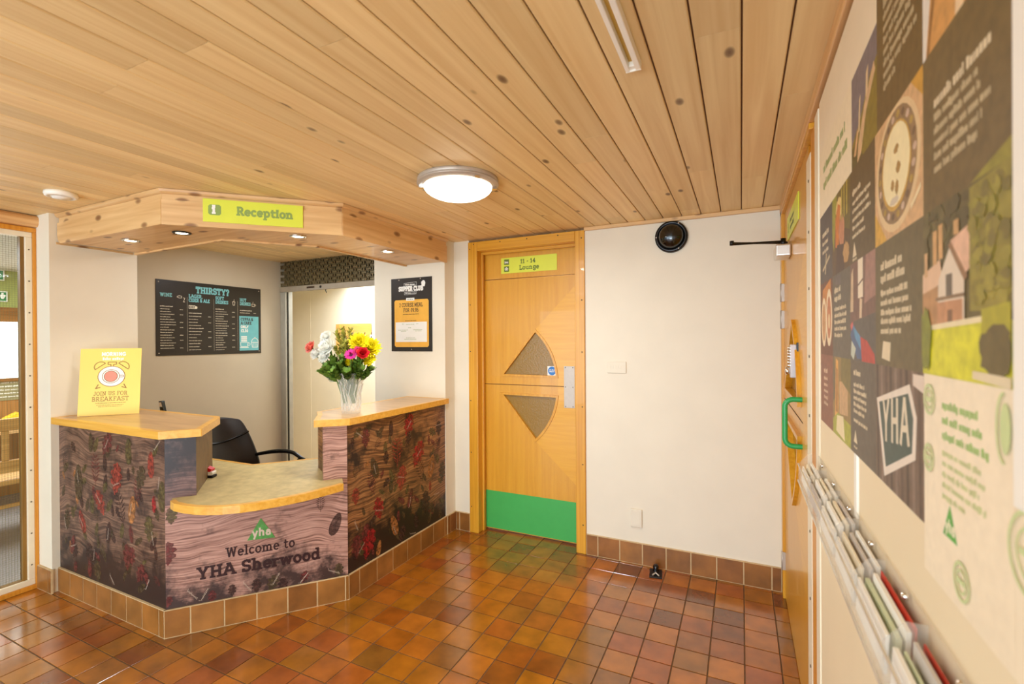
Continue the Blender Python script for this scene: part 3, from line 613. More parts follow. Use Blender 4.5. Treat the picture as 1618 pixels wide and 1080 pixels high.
for z_ in (1.745, 1.592, .217):
    g = MB(); g.box(-.008, .006, -.014, .0, z_ - .05, z_ + .05); g.lathe([(0, -.052), (.006, -.052), (.006, .052), (0, .052)], (-.001, -.015, z_), 'z', 10); g.build('hinge', 'steel', d2)
# green pull handle
g = MB(); hz0, hz1 = 1.045, 1.236; hx = 3.115 - 2.245; pj = -.062
pts = [(hx, .002, hz0), (hx, -.03, hz0)] + [(hx, pj + .03 - .03 * math.sin(a), hz0 + .03 - .03 * math.cos(a)) for a in [PI / 2 * i / 6 for i in range(1, 7)]]
pts += [(hx, pj, hz1 - .03)] + [(hx, pj + .03 - .03 * math.cos(a), hz1 - .03 + .03 * math.sin(a)) for a in [PI / 2 * i / 6 for i in range(1, 7)]] + [(hx, .002, hz1)]
g.tube(pts, .0105, 14); g.build('pull_handle', 'greenh', d2)
# keypad lock
kx = 3.115 - 2.40
kp = MB(); kp.box(kx - .024, kx + .024, -.030, -.007, 1.314, 1.458); kb = kp.build('keypad_lock', 'lockgrey', d2, bevel=.004)
g = MB(); g.box(kx - .029, kx + .029, -.007, -.0009, 1.306, 1.466); g.build('backplate', 'black', kb)
for i in range(7):
    for s_ in (-1, 1):
        g = MB(); g.lathe([(0, .040), (.004, .039), (.005, .030)], (kx + s_ * .01, 0, 1.368 + i * .0125), 'y', 8); g.build('key_button', 'chrome', kb)
g = MB(); g.lathe([(0, .05), (.015, .048), (.018, .040), (.012, .030)], (kx, 0, 1.343), 'y', 16); g.build('turn_knob', 'chrome', kb)
# door closer
cl = MB(); cx0 = 3.115 - 2.80
cl.box(cx0 - .02, cx0 + .14, -.068, -.001, 1.886, 1.945); cb = cl.build('door_closer', 'alu', d2, bevel=.008, seg=3)
g = MB()
g.lathe([(0, -.012), (.012, -.012), (.012, .03), (0, .03)], (cx0 + .06, -.03, 1.955), 'z', 12)
g.tube([(cx0 + .06, -.03, 1.97), (cx0 + .16, -.262, 1.958)], .0055, 8); g.tube([(cx0 + .16, -.262, 1.964), (cx0 - .1, -.02, 1.99)], .0055, 8)
g.lathe([(0, -.008), (.01, -.008), (.01, .014), (0, .014)], (cx0 + .16, -.262, 1.961), 'z', 12)
g.tube([(cx0 - .1, -.02, 1.982), (cx0 - .1, -.0, 1.992)], .008, 8)
g.build('closer_arm', 'blackm', cb)
# green sign on the header of the second door
s2_ = MB(); s2_.box(0, .53, -.004, 0, 0, .118, 0); text(s2_, 'i', .06, .03, .05, -.0046, 1, t=.2)
for i in range(2): words(s2_, .16, .36, .03 + .035 * i, .018, -.0046, 1)
tag(s2_.build('door_sign', ['lime', 'olive_ink'], loc=(.2255, 2.90, 1.995), rot=-90), 'lime green sign above the door in the right hand wall', 'sign')
# ================================================================== reception counter
F0 = Vector((-2.615, 1.40)); F1 = Vector((-2.05, 2.06)); U = (F1 - F0).normalized(); NN = Vector((U.y, -U.x)); FL = (F1 - F0).length
FA = math.degrees(math.atan2(U.y, U.x))
fw = lambda u, n: (F0.x + U.x * u + NN.x * n, F0.y + U.y * u + NN.y * n)
R0 = Vector((-2.6, 1.8, 0))
ct = thing('reception_counter', 'timber print reception counter with raised sides and curved low desk', 'reception counter', R0)
def cpart(mb, name, mats, at=(0, 0, 0), rot=0, **k):
    return mb.build(name, mats, ct, (at[0] - R0.x, at[1] - R0.y, at[2]), rot, **k)
def leaf_shape(kind, cx, cz, h, ang):
    a = math.radians(-ang); out = []
    def T(x, z): return (cx + x * math.cos(a) - z * math.sin(a), cz + x * math.sin(a) + z * math.cos(a))
    if kind == 'oval':
        n = 14
        out.append([T(h * .42 * math.sin(2 * PI * i / n) * (1 - .18 * math.cos(2 * PI * i / n)), h * math.cos(2 * PI * i / n)) for i in range(n, 0, -1)])
    elif kind == 'oak':
        pr = [(0, 1), (.22, .86), (.42, .78), (.4, .58), (.3, .48), (.55, .4), (.66, .2), (.48, .06), (.36, -.02), (.58, -.16), (.56, -.38), (.36, -.44), (.26, -.5), (.32, -.7), (.14, -.8), (.05, -1)]
        out.append([T(-x * h, z * h) for x, z in pr] + [T(x * h, z * h) for x, z in reversed(pr[1:])])
    else:
        out.append([T(-.03 * h, -h), T(.03 * h, -h), T(.02 * h, h), T(-.02 * h, h)])
        for i in range(7):
            z = -.7 + i * .25; L = .62 * math.sin(PI * (i + 1.6) / 9.2)
            for s in (-1, 1):
                p = [(0, z), (s * L * .5, z + .06), (s * L, z + .3), (s * L * .55, z + .22)]
                if s < 0: p = p[::-1]
                out.append([T(x * h, q * h) for x, q in p])
    return out
LM = ['l_red', 'l_bred', 'l_dred', 'l_olive', 'l_dolive', 'l_dark', 'l_orange', 'script', 'yhag', 'maroon_ink', 'pdark']
LI = {'red': 1, 'bred': 2, 'dred': 3, 'olive': 4, 'dolive': 5, 'dark': 6, 'orange': 7}
def scribble(mb, x, z, ang, y, L=.07, h=.0075, m=8, w=.0013):
    """cursive handwriting too small to read"""
    a = math.radians(ang); n = 19; pts = []; r2 = random.Random(int(abs(x * 977 + z * 577)))
    for i in range(n):
        t = i / (n - 1); hh = h * (.4 + .6 * r2.random()) * (1 if i % 2 else -.35)
        if i == 0: hh = h * 1.5
        px, pz = (t - .5) * L, hh
        pts.append((x + px * math.cos(a) - pz * math.sin(a), z + px * math.sin(a) + pz * math.cos(a)))
    mb.line(pts, w, y, m)
def decorate(mb, leaves, scripts, W, z0, z1, seed, blobs=26, low=1.0):
    r2 = random.Random(seed)
    for i in range(blobs // 3):      # shadowy foliage at the foot of the print
        h = r2.uniform(.03, .07); x = r2.uniform(h, W - h); z = z0 + (r2.uniform(.03, .13) + (r2.random() ** 3) * .12) * low; h *= (1 if low == 1 else .6)
        z = max(z, z0 + h * 1.02)
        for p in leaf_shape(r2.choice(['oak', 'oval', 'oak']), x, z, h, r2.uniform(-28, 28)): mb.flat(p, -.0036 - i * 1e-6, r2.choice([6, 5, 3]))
    if low == 1.0:      # faint smaller leaves filling the print
        for i in range(60):
            h = r2.uniform(.022, .05); x = r2.uniform(h, W - h); z = r2.uniform(z0 + h * 1.2, z1 - h * 1.3); c_ = r2.choice([3, 4, 4, 5, 5, 6, 6, 7 if i % 3 == 0 else 5])
            for p in leaf_shape(r2.choice(['oak', 'oval', 'oval', 'fern']), x, z, h, r2.uniform(-60, 60)): mb.flat([(min(max(q_[0], .002), W - .002), min(max(q_[1], z0 + .002), z1 - .002)) for q_ in p], -.0033 - i * 3e-6, c_)
    for i, (ty, c, x, z, h, an) in enumerate(leaves):
        for p in leaf_shape(ty, x, z, h * 1.2, an):
            p = [(min(max(q[0], .002), W - .002), min(max(q[1], z0 + .002), z1 - .002)) for q in p]
            mb.flat(p, -.0039 - i * 2e-5, LI[c])
    for x, z, an in scripts: scribble(mb, x, z, an, -.0049)
LEAVES_A = [('oak', 'red', 0.632, 0.745, 0.077, 10), ('oak', 'dred', 0.539, 0.926, 0.062, 35), ('fern', 'dred', 0.417, 0.767, 0.074, 0), ('oval', 'red', 0.963, 0.857, 0.058, 0), ('oval', 'olive', 0.754, 0.905, 0.06, 0), ('oak', 'red', 0.464, 0.594, 0.063, -30), ('oval', 'olive', 0.377, 0.571, 0.045, 0), ('fern', 'dark', 0.676, 0.583, 0.076, -20), ('fern', 'dred', 0.84, 0.706, 0.059, 0), ('oval', 'orange', 0.785, 0.599, 0.065, 10), ('oval', 'bred', 0.988, 0.658, 0.037, 0), ('oval', 'olive', 1.06, 0.706, 0.067, 0), ('oval', 'dark', 0.752, 0.784, 0.03, 0), ('oval', 'red', 0.267, 0.457, 0.06, -25), ('oval', 'dark', 0.55, 0.44, 0.052, 10), ('oak', 'olive', 0.941, 0.525, 0.058, 0), ('oval', 'dred', 0.774, 0.468, 0.04, -10), ('oval', 'dolive', 0.44, 0.369, 0.032, 0), ('oak', 'dred', 0.736, 0.341, 0.06, 0), ('oval', 'dolive', 0.369, 0.921, 0.048, 0), ('oval', 'dolive', 0.228, 0.68, 0.087, 0), ('oval', 'dred', 0.156, 0.307, 0.05, 20), ('oak', 'dolive', 0.092, 0.441, 0.05, 0), ('oak', 'dred', 0.859, 0.276, 0.049, 30), ('oval', 'dred', 0.346, 0.202, 0.043, 0), ('oak', 'dolive', 0.868, 0.778, 0.059, 20), ('oval', 'dark', 0.518, 0.825, 0.042, 0)]
SCRIPT_A = [(0.218, 0.712, -75), (0.539, 0.926, 55), (0.631, 0.714, 20), (0.445, 0.612, -45), (0.776, 0.598, 75), (1.036, 0.77, 80), (1.023, 0.959, 45), (0.974, 0.482, -75), (0.069, 0.415, -70), (0.256, 0.455, -50), (0.55, 0.43, 80), (0.927, 0.231, 60), (0.584, 0.188, -45), (0.167, 0.298, 20), (0.398, 0.287, 80)]
LEAVES_C = [('oak', 'bred', 0.566, 0.911, 0.069, 15), ('fern', 'red', 0.443, 0.746, 0.081, 0), ('oak', 'bred', 0.668, 0.692, 0.081, 30), ('fern', 'dark', 0.695, 0.564, 0.075, -20), ('oak', 'red', 0.487, 0.572, 0.071, 10), ('fern', 'dred', 0.204, 0.606, 0.06, -15), ('oak', 'bred', 0.261, 0.441, 0.061, -10), ('oval', 'dred', 0.578, 0.408, 0.056, 15), ('oak', 'bred', 0.172, 0.255, 0.075, 20), ('oak', 'red', 0.065, 0.572, 0.043, 0), ('oval', 'dark', 0.383, 0.919, 0.043, 0), ('oval', 'dolive', 0.379, 0.547, 0.042, 0), ('oval', 'orange', 0.824, 0.568, 0.072, 15), ('oval', 'olive', 0.327, 0.803, 0.037, 0), ('fern', 'dred', 0.909, 0.695, 0.049, 0), ('oval', 'dred', 0.796, 0.766, 0.03, 0), ('oak', 'dark', 0.922, 0.828, 0.049, 0), ('oak', 'dark', 0.56, 0.822, 0.039, 0), ('oak', 'dred', 0.151, 0.899, 0.05, 0), ('oval', 'dolive', 0.227, 0.701, 0.061, -20), ('oak', 'dolive', 0.961, 0.498, 0.062, 0), ('oval', 'dred', 0.45, 0.332, 0.032, 0), ('oak', 'dark', 0.75, 0.326, 0.071, 0), ('oval', 'orange', 0.408, 0.281, 0.064, -20), ('oak', 'dark', 0.334, 0.739, 0.037, 0), ('oval', 'red', 0.808, 0.428, 0.03, 0), ('oak', 'dred', 0.069, 0.275, 0.058, 0), ('oval', 'orange', 0.259, 0.19, 0.041, 15)]
SCRIPT_C = [(0.096, 0.929, -35), (0.57, 0.91, 50), (0.678, 0.696, 40), (0.227, 0.691, -70), (0.478, 0.575, -15), (0.261, 0.426, -15), (0.064, 0.398, -65), (0.824, 0.568, 75), (0.911, 0.854, 0), (0.109, 0.25, 45), (0.408, 0.249, -65), (0.597, 0.158, -15), (0.884, 0.346, 0), (0.572, 0.381, 75)]
LEAVES_B = [('oak', 'dred', 0.01, 0.423, 0.05, 0), ('oak', 'olive', 0.025, 0.611, 0.037, 0), ('oak', 'dred', 0.009, 0.208, 0.041, 20), ('oak', 'dolive', 0.482, 0.228, 0.062, 20), ('oak', 'dred', 0.199, 0.166, 0.043, 0), ('oak', 'dark', 0.403, 0.208, 0.053, 0), ('oval', 'dark', 0.803, 0.444, 0.056, 20), ('fern', 'dark', 0.725, 0.568, 0.037, 0), ('oak', 'dolive', 0.819, 0.206, 0.056, 0), ('oak', 'dred', 0.638, 0.187, 0.046, 20), ('oak', 'dark', 0.53, 0.155, 0.054, 0), ('oak', 'dark', 0.289, 0.215, 0.043, 0)]
SCRIPT_B = [(0.11, 0.194, -50), (0.167, 0.181, 60), (0.357, 0.183, -55), (0.498, 0.193, 60), (0.637, 0.169, 50), (0.792, 0.174, -25)]

ZT = 1.006
# bodies behind the print
cb_ = MB()
LB = [(-3.698, 1.404), (-2.617, 1.404), fw(.131, -.004), fw(.131, -.33), (-2.84, 1.78), (-3.698, 1.78)]
RB = [(-2.054, 2.064), (-2.054, 3.068), (-2.38, 3.068), (-2.38, 2.15), fw(.742, -.2), fw(.742, -.004), fw(FL - .003, -.004)]
cb_.prism(LB, 0, ZT, 'xy'); cpart(cb_, 'cabinet', plain('counter_carcass', (112, 84, 46), .45, var=.2, scale=20))
cb_ = MB(); cb_.prism(list(reversed(RB)), 0, ZT, 'xy'); cpart(cb_, 'cabinet', 'p3')
q = MB(); q.box(0, 1.085, -.003, 0, .139, ZT, 0); decorate(q, LEAVES_A, SCRIPT_A, 1.085, .139, ZT, 5, 30)
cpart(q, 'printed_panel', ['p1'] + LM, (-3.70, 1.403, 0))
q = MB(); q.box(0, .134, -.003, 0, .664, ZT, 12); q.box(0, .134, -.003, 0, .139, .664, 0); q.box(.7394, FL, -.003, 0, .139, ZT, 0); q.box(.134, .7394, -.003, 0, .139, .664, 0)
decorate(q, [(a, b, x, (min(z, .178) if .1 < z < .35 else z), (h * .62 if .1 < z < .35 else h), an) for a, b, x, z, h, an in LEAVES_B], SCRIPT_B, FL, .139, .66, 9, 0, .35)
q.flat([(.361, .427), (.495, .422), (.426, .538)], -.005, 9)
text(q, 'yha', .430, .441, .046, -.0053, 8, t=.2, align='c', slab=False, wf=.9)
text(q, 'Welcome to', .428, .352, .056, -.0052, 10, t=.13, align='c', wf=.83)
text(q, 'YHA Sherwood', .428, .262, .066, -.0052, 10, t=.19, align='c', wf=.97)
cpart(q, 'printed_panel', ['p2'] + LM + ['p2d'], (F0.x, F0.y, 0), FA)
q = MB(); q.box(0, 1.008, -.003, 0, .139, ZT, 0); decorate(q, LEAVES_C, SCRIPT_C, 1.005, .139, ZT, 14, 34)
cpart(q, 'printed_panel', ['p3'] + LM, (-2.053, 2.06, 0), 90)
# tile plinth
q = MB(); skirt(q, 0, 1.088, 0, .145 - .1497); cpart(q, 'tile_plinth', ['tile_s', 'grout_l'], (-3.70, 1.40, 0), tint=True)
q = MB(); skirt(q, -.008, FL + .006, 0, -.045); cpart(q, 'tile_plinth', ['tile_s', 'grout_l'], (F0.x, F0.y, 0), FA, tint=True)
q = MB(); skirt(q, -.006, 1.01, 0, -.07); cpart(q, 'tile_plinth', ['tile_s', 'grout_l'], (-2.05, 2.06, 0), 90, tint=True)
# raised worktops with solid edging
for poly, w_ in (([(-3.70, 1.362), (-2.593, 1.360), fw(.165, .04), (-2.757, 1.775), (-2.80, 1.80), (-3.70, 1.80)], .032),
                 ([(-2.152, 1.914), (-2.012, 2.045), (-2.012, 3.069), (-2.41, 3.069), (-2.41, 2.17), (-2.30, 2.075)], .030)):
    q = MB(); q.prism(grow(poly, -w_), ZT + .002, ZT + .0375, 'xy'); wt = cpart(q, 'worktop', 'vtop')
    q = MB(); q.prism(poly, ZT, ZT + .038, 'xy', 0, holes=[grow(poly, -w_ + .0005)])
    e_ = q.build('edge_trim', 'lip', wt, bevel=.003)
# low curved desk
ZD = .70
curve = [(.03, .0), (.036, .05), (.061, .102), (.112, .159), (.16, .199), (.218, .233), (.285, .257), (.358, .267), (.43, .265), (.499, .253), (.575, .235), (.648, .211), (.729, .173), (.80, .135), (.838, .112), (.842, .0)]
inner = [fw(.742, -.002), fw(.742, -.2), (-2.38, 2.15), (-2.38, 2.55), (-2.555, 2.342), (-2.823, 2.026), (-3.40, 2.012), (-3.40, 1.78), (-2.84, 1.78), fw(.131, -.33), fw(.131, -.002)]
poly = [fw(*p) for p in curve] + inner
q = MB(); q.prism(poly, ZD - .036, ZD, 'xy'); dk = cpart(q, 'desk_top', 'desk')
# edging strip follows the curved front and the back edge
q = MB(); n = len(curve) - 2; out = []; inn = []
cc = Vector((.43, -.35))
for u_, n_ in curve[1:-1]:
    d = (Vector((u_, n_)) - cc).normalized(); out.append(fw(u_ + d.x * .006, n_ + d.y * .006)); inn.append(fw(u_ - d.x * .02, n_ - d.y * .02))
q.prism(out + inn[::-1], ZD - .037, ZD + .0012, 'xy')
q.prism([(-2.38, 2.555), (-2.558, 2.348), (-2.826, 2.032), (-3.40, 2.018), (-3.40, 1.998), (-2.816, 2.012), (-2.545, 2.33), (-2.38, 2.52)], ZD - .037, ZD + .0012, 'xy')
q.build('edge_trim', 'lip', dk, bevel=.004)
q = MB(); q.box(-3.68, -3.25, 1.785, 1.99, .90, .915); q.box(-3.68, -3.66, 1.785, 1.99, 0, .90); cpart(q, 'riser_shelf', 'lip')
# things on the counter
tp = thing('telephone', 'dark upright telephone handset behind the left worktop', 'telephone', (-3.50, 1.87, .915), 20)
q = MB(); q.box(-.05, .05, -.04, .04, 0, .03); q.build('charging_base', 'black', tp, bevel=.008)
q = MB(); q.prism([(-.014, .02), (.014, .02), (.012, .10), (-.004, .178), (-.026, .178), (-.012, .10)], -.012, .012, 'xz'); hs_ = q.build('handset', 'black', tp, bevel=.006)
q = MB(); q.prism([(-.019, .14), (.0, .14), (-.006, .17), (-.024, .17)], -.0135, -.012, 'xz'); q.build('screen', 'steel', hs_)
st = thing('stapler', 'small red and white stapler on the low desk', 'stapler', (-2.812, 1.722, .70), 25)
q = MB(); q.box(-.04, .055, -.022, .022, 0, .016); q.build('base', 'black', st, bevel=.004)
q = MB(); q.prism([(-.045, .016), (.05, .016), (.053, .034), (-.045, .042)], -.018, .018, 'xz'); q.build('body', 'white', st, bevel=.004)
q = MB(); q.prism([(-.05, .04), (.04, .036), (.045, .05), (.0, .07), (-.05, .066)], -.018, .018, 'xz'); q.build('lever', plain('red_plastic', (206, 34, 40), .3), st, bevel=.004)
# yellow breakfast card
yc = thing('breakfast_card', 'yellow Join us for breakfast card standing on the left worktop', 'sign', (-3.59, 1.443, ZT + .039), 47); yc.rotation_euler = (math.radians(-7.7), 0, math.radians(47))
q = MB(); q.box(0, .306, 0, .003, 0, .409); q.build('card', 'yel', yc)
q = MB()
text(q, 'MORNING', .165, .362, .024, -.0006, 0, t=.24, align='c', slab=False, wf=.85); words(q, .11, .222, .337, .017, -.0006, 0, gap=.2)
q.build('heading', 'paper', yc)
q = MB()
cx, cz = .158, .236
q.disc(cx, cz, .067, .062, -.0006, 1, 40); q.ring(cx, cz, .067, .062, .0035, -.0009, 0)
q.disc(cx - .003, cz, .034, .034, -.0012, 2, 30); q.ring(cx - .003, cz, .033, .033, .003, -.0015, 0); q.ring(cx - .003, cz, .043, .041, .003, -.0009, 0)
q.line([(cx + .04, cz + .006), (cx + .058, cz + .006), (cx + .062, cz), (cx + .058, cz - .005), (cx + .04, cz - .005)], .003, -.001, 0)
q.line([(cx - .006, cz + .064), (cx - .006, cz + .074), (cx - .02, cz + .074), (cx - .02, cz + .088), (cx + .022, cz + .088), (cx + .022, cz + .074), (cx + .008, cz + .074), (cx + .008, cz + .064)], .004, -.0008, 0)
for s_ in (-1, 1):
    aa = math.radians(38); b_ = []
    for i in range(10):
        t = PI * i / 9; lx, lz = .031 * math.cos(t), .027 * math.sin(t); b_.append((cx + s_ * (.062 + lx * math.cos(aa) + lz * math.sin(aa) * 1.0 - .004), cz + .062 - lx * math.sin(aa) + lz * math.cos(aa)))
    q.line(b_, .004, -.0008, 0, True)
    q.line([(cx + s_ * .064, cz - .05), (cx + s_ * .076, cz - .073), (cx + s_ * .054, cz - .066)], .005, -.0008, 0)
q.build('clock_drawing', ['gold', 'paper', 'tea'], yc)
q = MB(); text(q, 'JOIN US FOR', .158, .118, .027, -.0006, 0, t=.1, align='c', wf=.8); text(q, 'BREAKFAST', .158, .084, .029, -.0006, 0, t=.1, align='c', wf=.86)
words(q, .085, .235, .072, .004, -.0006, 0); words(q, .09, .225, .06, .003, -.0006, 0); words(q, .1, .215, .051, .003, -.0006, 0)
q.build('lettering', 'gold', yc)
q = MB(); q.prism([(.003, .0), (.003, .25), (.035, .14), (.10, .012)], .14, .166, 'yz'); q.build('easel_strut', 'yel', yc)

# ================================================================== canopy over the counter
K0 = Vector((-3.2, 1.6, 2.08))
ca = thing('canopy', 'pine canopy with angled fascia over the reception counter', 'canopy', K0)
def kpart(mb, name, mats, at=(0, 0, 0), rot=0, **k): return mb.build(name, mats, ca, (at[0] - K0.x, at[1] - K0.y, at[2] - K0.z), rot, **k)
A0, A1, A2, A3 = (-3.695, 1.40), (-2.628, 1.40), (-2.02, 2.008), (-2.02, 3.066)
B0, B1, B2, B3 = (-3.695, 1.80), (-2.735, 1.78), (-2.40, 2.175), (-2.40, 3.066)
T1, T2 = math.tan(math.radians(22.5)), math.tan(math.radians(22.5))
for (a, b, r, ml, mr) in ((A0, A1, 0, 0, 1), (A1, A2, 45, 1, 1), (A2, A3, 90, 1, 0)):
    L = math.hypot(b[0] - a[0], b[1] - a[1])
    for nm, z0, z1, y0, y1 in (('fascia_board', 2.08, 2.206, -.002, .02), ('fascia_board', 2.206, 2.252, .006, .026)):
        if ml == 0 and z0 < 2.1:
            q = MB(); pz = [(L - y0 * T1, z0), (L - y0 * T1, z1), (0, z1), (0, z0 + .06)] + [(.05 - .05 * math.cos(a_), z0 + .06 - .06 * math.sin(a_)) for a_ in [PI / 2 * i / 8 for i in range(1, 9)]]
            q.prism(pz, y0, y1, 'xz'); kpart(q, nm, 'pine', (a[0], a[1], 0), r, bevel=.003); continue
        q = MB(); poly = [(ml * y0 * T1, y0), (L - mr * y0 * T1, y0), (L - mr * y1 * T1, y1), (ml * y1 * T1, y1)]
        q.prism(poly, z0, z1, 'xy'); kpart(q, nm, 'pine', (a[0], a[1], 0), r, bevel=.004 if z0 < 2.1 else .002)
    q = MB(); n = 6; prof = [(.006 - .02 * math.sin(PI / 2 * i / n), 2.236 + .022 * (1 - math.cos(PI / 2 * i / n))) for i in range(n + 1)] + [(.006, 2.2585)]
    vs = [(ml * p[0] * T1, p[0], p[1]) for p in prof] + [(L - mr * p[0] * T1, p[0], p[1]) for p in prof]; m_ = len(prof)
    q.add(vs, [(i, (i + 1) % m_, m_ + (i + 1) % m_, m_ + i) for i in range(m_)] + [tuple(range(m_)), tuple(reversed(range(m_, 2 * m_)))])
    kpart(q, 'crown_moulding', 'pine', (a[0], a[1], 0), r)
q = MB(); q.prism([(-3.65, 1.402), A1, A2, A3, B3, B2, B1, (-3.65, 1.80)], 2.088, 2.10, 'xy'); kpart(q, 'soffit_panel', 'pine')
q = MB()
for a, b in ((B0, B1), (B1, B2), (B2, B3)):
    v = Vector((b[0] - a[0], b[1] - a[1])).normalized(); nx, ny = -v.y * .018, v.x * .018
    q.prism([a, b, (b[0] + nx, b[1] + ny), (a[0] + nx, a[1] + ny)], 2.078, 2.255, 'xy')
kpart(q, 'inner_fascia', 'pine')
q = MB(); q.prism([(0, 0), (.40, 0), (.40, .0085), (0, .0085)], 2.0785, 2.092, 'xy'); kpart(q, 'soffit_bead', 'pine', (-3.697, 1.395, 0), 90)
# downlights
def downlight(x, y, lab, eye=False):
    t = thing('downlight', lab, 'downlight', (x, y, 2.088), 0, 'canopy downlights')
    q = MB(); q.lathe([(.030, 0), (.044, -.001), (.046, -.004), (.043, -.007), (.034, -.008), (.030, -.003)], n=28); q.build('bezel', 'blackm' if eye else 'chrome', t)
    q = MB(); q.lathe([(.030, -.004), (.026, -.006), (0, -.007)], n=24); q.build('lamp', 'downglow', t)
    return t
M['downglow'] = glow('lit_halogen', (255, 236, 200), 14)
M['bowlglow'] = glow('lit_glass_bowl', (255, 246, 226), 6)
DL = [(-3.228, 1.555), (-2.763, 1.575), (-2.276, 1.926), (-2.134, 2.52)]
for (x, y), lab, e in zip(DL, ['lit chrome downlight nearest the left end of the canopy', 'lit downlight with a dark bezel, second from the canopy left end', 'lit chrome downlight under the angled fascia near the sign', 'lit chrome downlight nearest the supper club poster'], (0, 1, 0, 0)): downlight(x, y, lab, e)
rs = thing('reception_sign', 'lime green Reception sign on the canopy fascia', 'sign', (-2.497, 1.529, 2.107), 45)
q = MB(); q.box(0, .473, -.006, -.001, 0, .119); q.build('sign_plate', 'lime', rs)
q = MB(); rr = .008; x0, x1, z0, z1 = .024, .082, .036, .09
q.flat([(x0 + rr, z0), (x1 - rr, z0), (x1, z0 + rr), (x1, z1 - rr), (x1 - rr, z1), (x0 + rr, z1), (x0, z1 - rr), (x0, z0 + rr)], -.0066, 0); text(q, 'i', .041, .043, .044, -.0072, 1, t=.27, wf=.9); q.build('information_symbol', ['sage', 'paper'], rs)
q = MB(); text(q, 'Reception', .152, .042, .046, -.0066, 0, t=.23, wf=.96); q.build('lettering', 'sage', rs)

# ================================================================== drinks menu and supper club poster
mn = thing('drinks_menu', 'black THIRSTY? drinks menu board on the grey office wall', 'menu board', (-4.0594, 2.117, 1.382), 90)
MW, MH = .889, .595
q = MB(); q.box(0, MW, -.005, 0, 0, MH); q.build('board', 'poster_blk', mn, bevel=.001)
q = MB(); text(q, 'THIRSTY?', MW * .497, .508, .055, -.0056, 0, t=.22, align='c', wf=.84); q.build('heading', 'tealtxt', mn)
q = MB(); text(q, 'WINE', .03, .463, .029, -.0056, 0, t=.2, wf=.9); q.build('heading', 'tealtxt', mn); q = MB()
text(q, 'LAGER,', .243, .468, .029, -.0056, 0, t=.2, wf=.86); text(q, 'CIDER & ALE', .243, .434, .029, -.0056, 0, t=.2, wf=.74); q.build('heading', 'tealtxt', mn); q = MB()
text(q, 'SOFT', .462, .468, .029, -.0056, 0, t=.2, wf=.82); text(q, 'DRINKS', .462, .434, .029, -.0056, 0, t=.2, wf=.82); q.build('heading', 'tealtxt', mn); q = MB()
text(q, 'HOT', .682, .468, .029, -.0056, 0, t=.2, wf=.82); text(q, 'DRINKS', .682, .434, .029, -.0056, 0, t=.2, wf=.76)
q.build('heading', 'tealtxt', mn)
q = MB(); r5 = random.Random(5)
for ci, (x0, x1, zt) in enumerate(((.03, .20, .405), (.243, .425, .365), (.462, .635, .405), (.682, .84, .405))):
    z = zt; n = [17, 13, 18, 2][ci]
    for i in range(n):
        z -= .0205 if ci != 1 else .025
        if z < .03: break
        h = .0055 if i % 5 else .0075
        words(q, x0, x0 + r5.uniform(.06, .12), z, h, -.0056, 0, r5, .25)
        if i % 5 in (1, 3): words(q, x1 - .026, x1, z, .0055, -.0056, 0, r5, .1)
for x in (.231, .447, .661): q.rect(x, x + .001, .03, .47, -.0056, 0)
# little drawings beside the headings
q.build('menu_text', 'chalk', mn); q = MB()
q.line([(.155, .472), (.172, .478), (.19, .474), (.19, .462), (.172, .459), (.155, .465)], .003, -.0056, 0, True); q.line([(.2, .462), (.213, .462), (.21, .45), (.206, .445), (.206, .43)], .003, -.0056, 0); q.line([(.2, .43), (.213, .43)], .003, -.0056, 0)
q.build('drink_drawing', 'chalk', mn)
q = MB()
for x in (.245, .262, .28): q.line([(x, .38), (x, .405), (x + .012, .405), (x + .012, .38)], .004, -.0056, 0, True)
q.disc(.30, .39, .012, .012, -.0056, 0, 10)
q.build('drink_drawing', 'chalk', mn)
q = MB()
q.line([(.618, .43), (.614, .46), (.636, .46), (.632, .43)], .004, -.0056, 0, True); q.line([(.625, .46), (.63, .48)], .003, -.0056, 0)
q.build('drink_drawing', 'chalk', mn)
q = MB()
q.line([(.80, .43), (.798, .452), (.826, .452), (.824, .43)], .004, -.0056, 0, True); q.ring(.83, .442, .007, .007, .003, -.0056, 0, n=10); q.line([(.808, .46), (.812, .472)], .003, -.0056, 0)
q.build('drink_drawing', 'chalk', mn)
q = MB(); q.rect(.676, .864, .027, .337, -.0056, 0); text(q, 'CUPPA &', .69, .296, .026, -.006, 1, t=.18, wf=.84); text(q, 'A CAKE', .69, .262, .026, -.006, 1, t=.18, wf=.84)
text(q, 'ONLY', .69, .228, .026, -.006, 2, t=.22, wf=.84, slab=False); text(q, '£2.50', .69, .193, .026, -.006, 2, t=.2, wf=.84, slab=False)
q.line([(.682, .055), (.762, .055)], .007, -.006, 2); q.line([(.69, .062), (.685, .1), (.758, .1), (.752, .062)], .004, -.006, 2, True); q.ring(.766, .084, .012, .012, .004, -.006, 2, n=12)
for i in range(3): q.rect(.692, .748, .108 + i * .018, .12 + i * .018, -.006, 2)
q.line([(.80, .055), (.792, .10), (.86, .10), (.852, .055)], .005, -.006, 2, True); q.ring(.826, .103, .034, .034, .005, -.006, 2, 0, 180, 14); q.disc(.826, .14, .008, .008, -.006, 2, 10)
for x in (.81, .826, .84): q.line([(x, .06), (x, .096)], .003, -.006, 2)
q.build('offer_panel', ['teal', 'ink', 'paper'], mn)
screws(mn, 'steel', [(.02, .02), (.02, .575), (.869, .02), (.869, .575)], .005, -.005)
sp = thing('supper_club_poster', 'black and orange Supper Club poster on the white pier', 'poster', (-2.559, 3.07, 1.403), 0)
q = MB(); q.box(0, .398, -.005, 0, 0, .583); q.build('board', 'poster_blk', sp, bevel=.001)
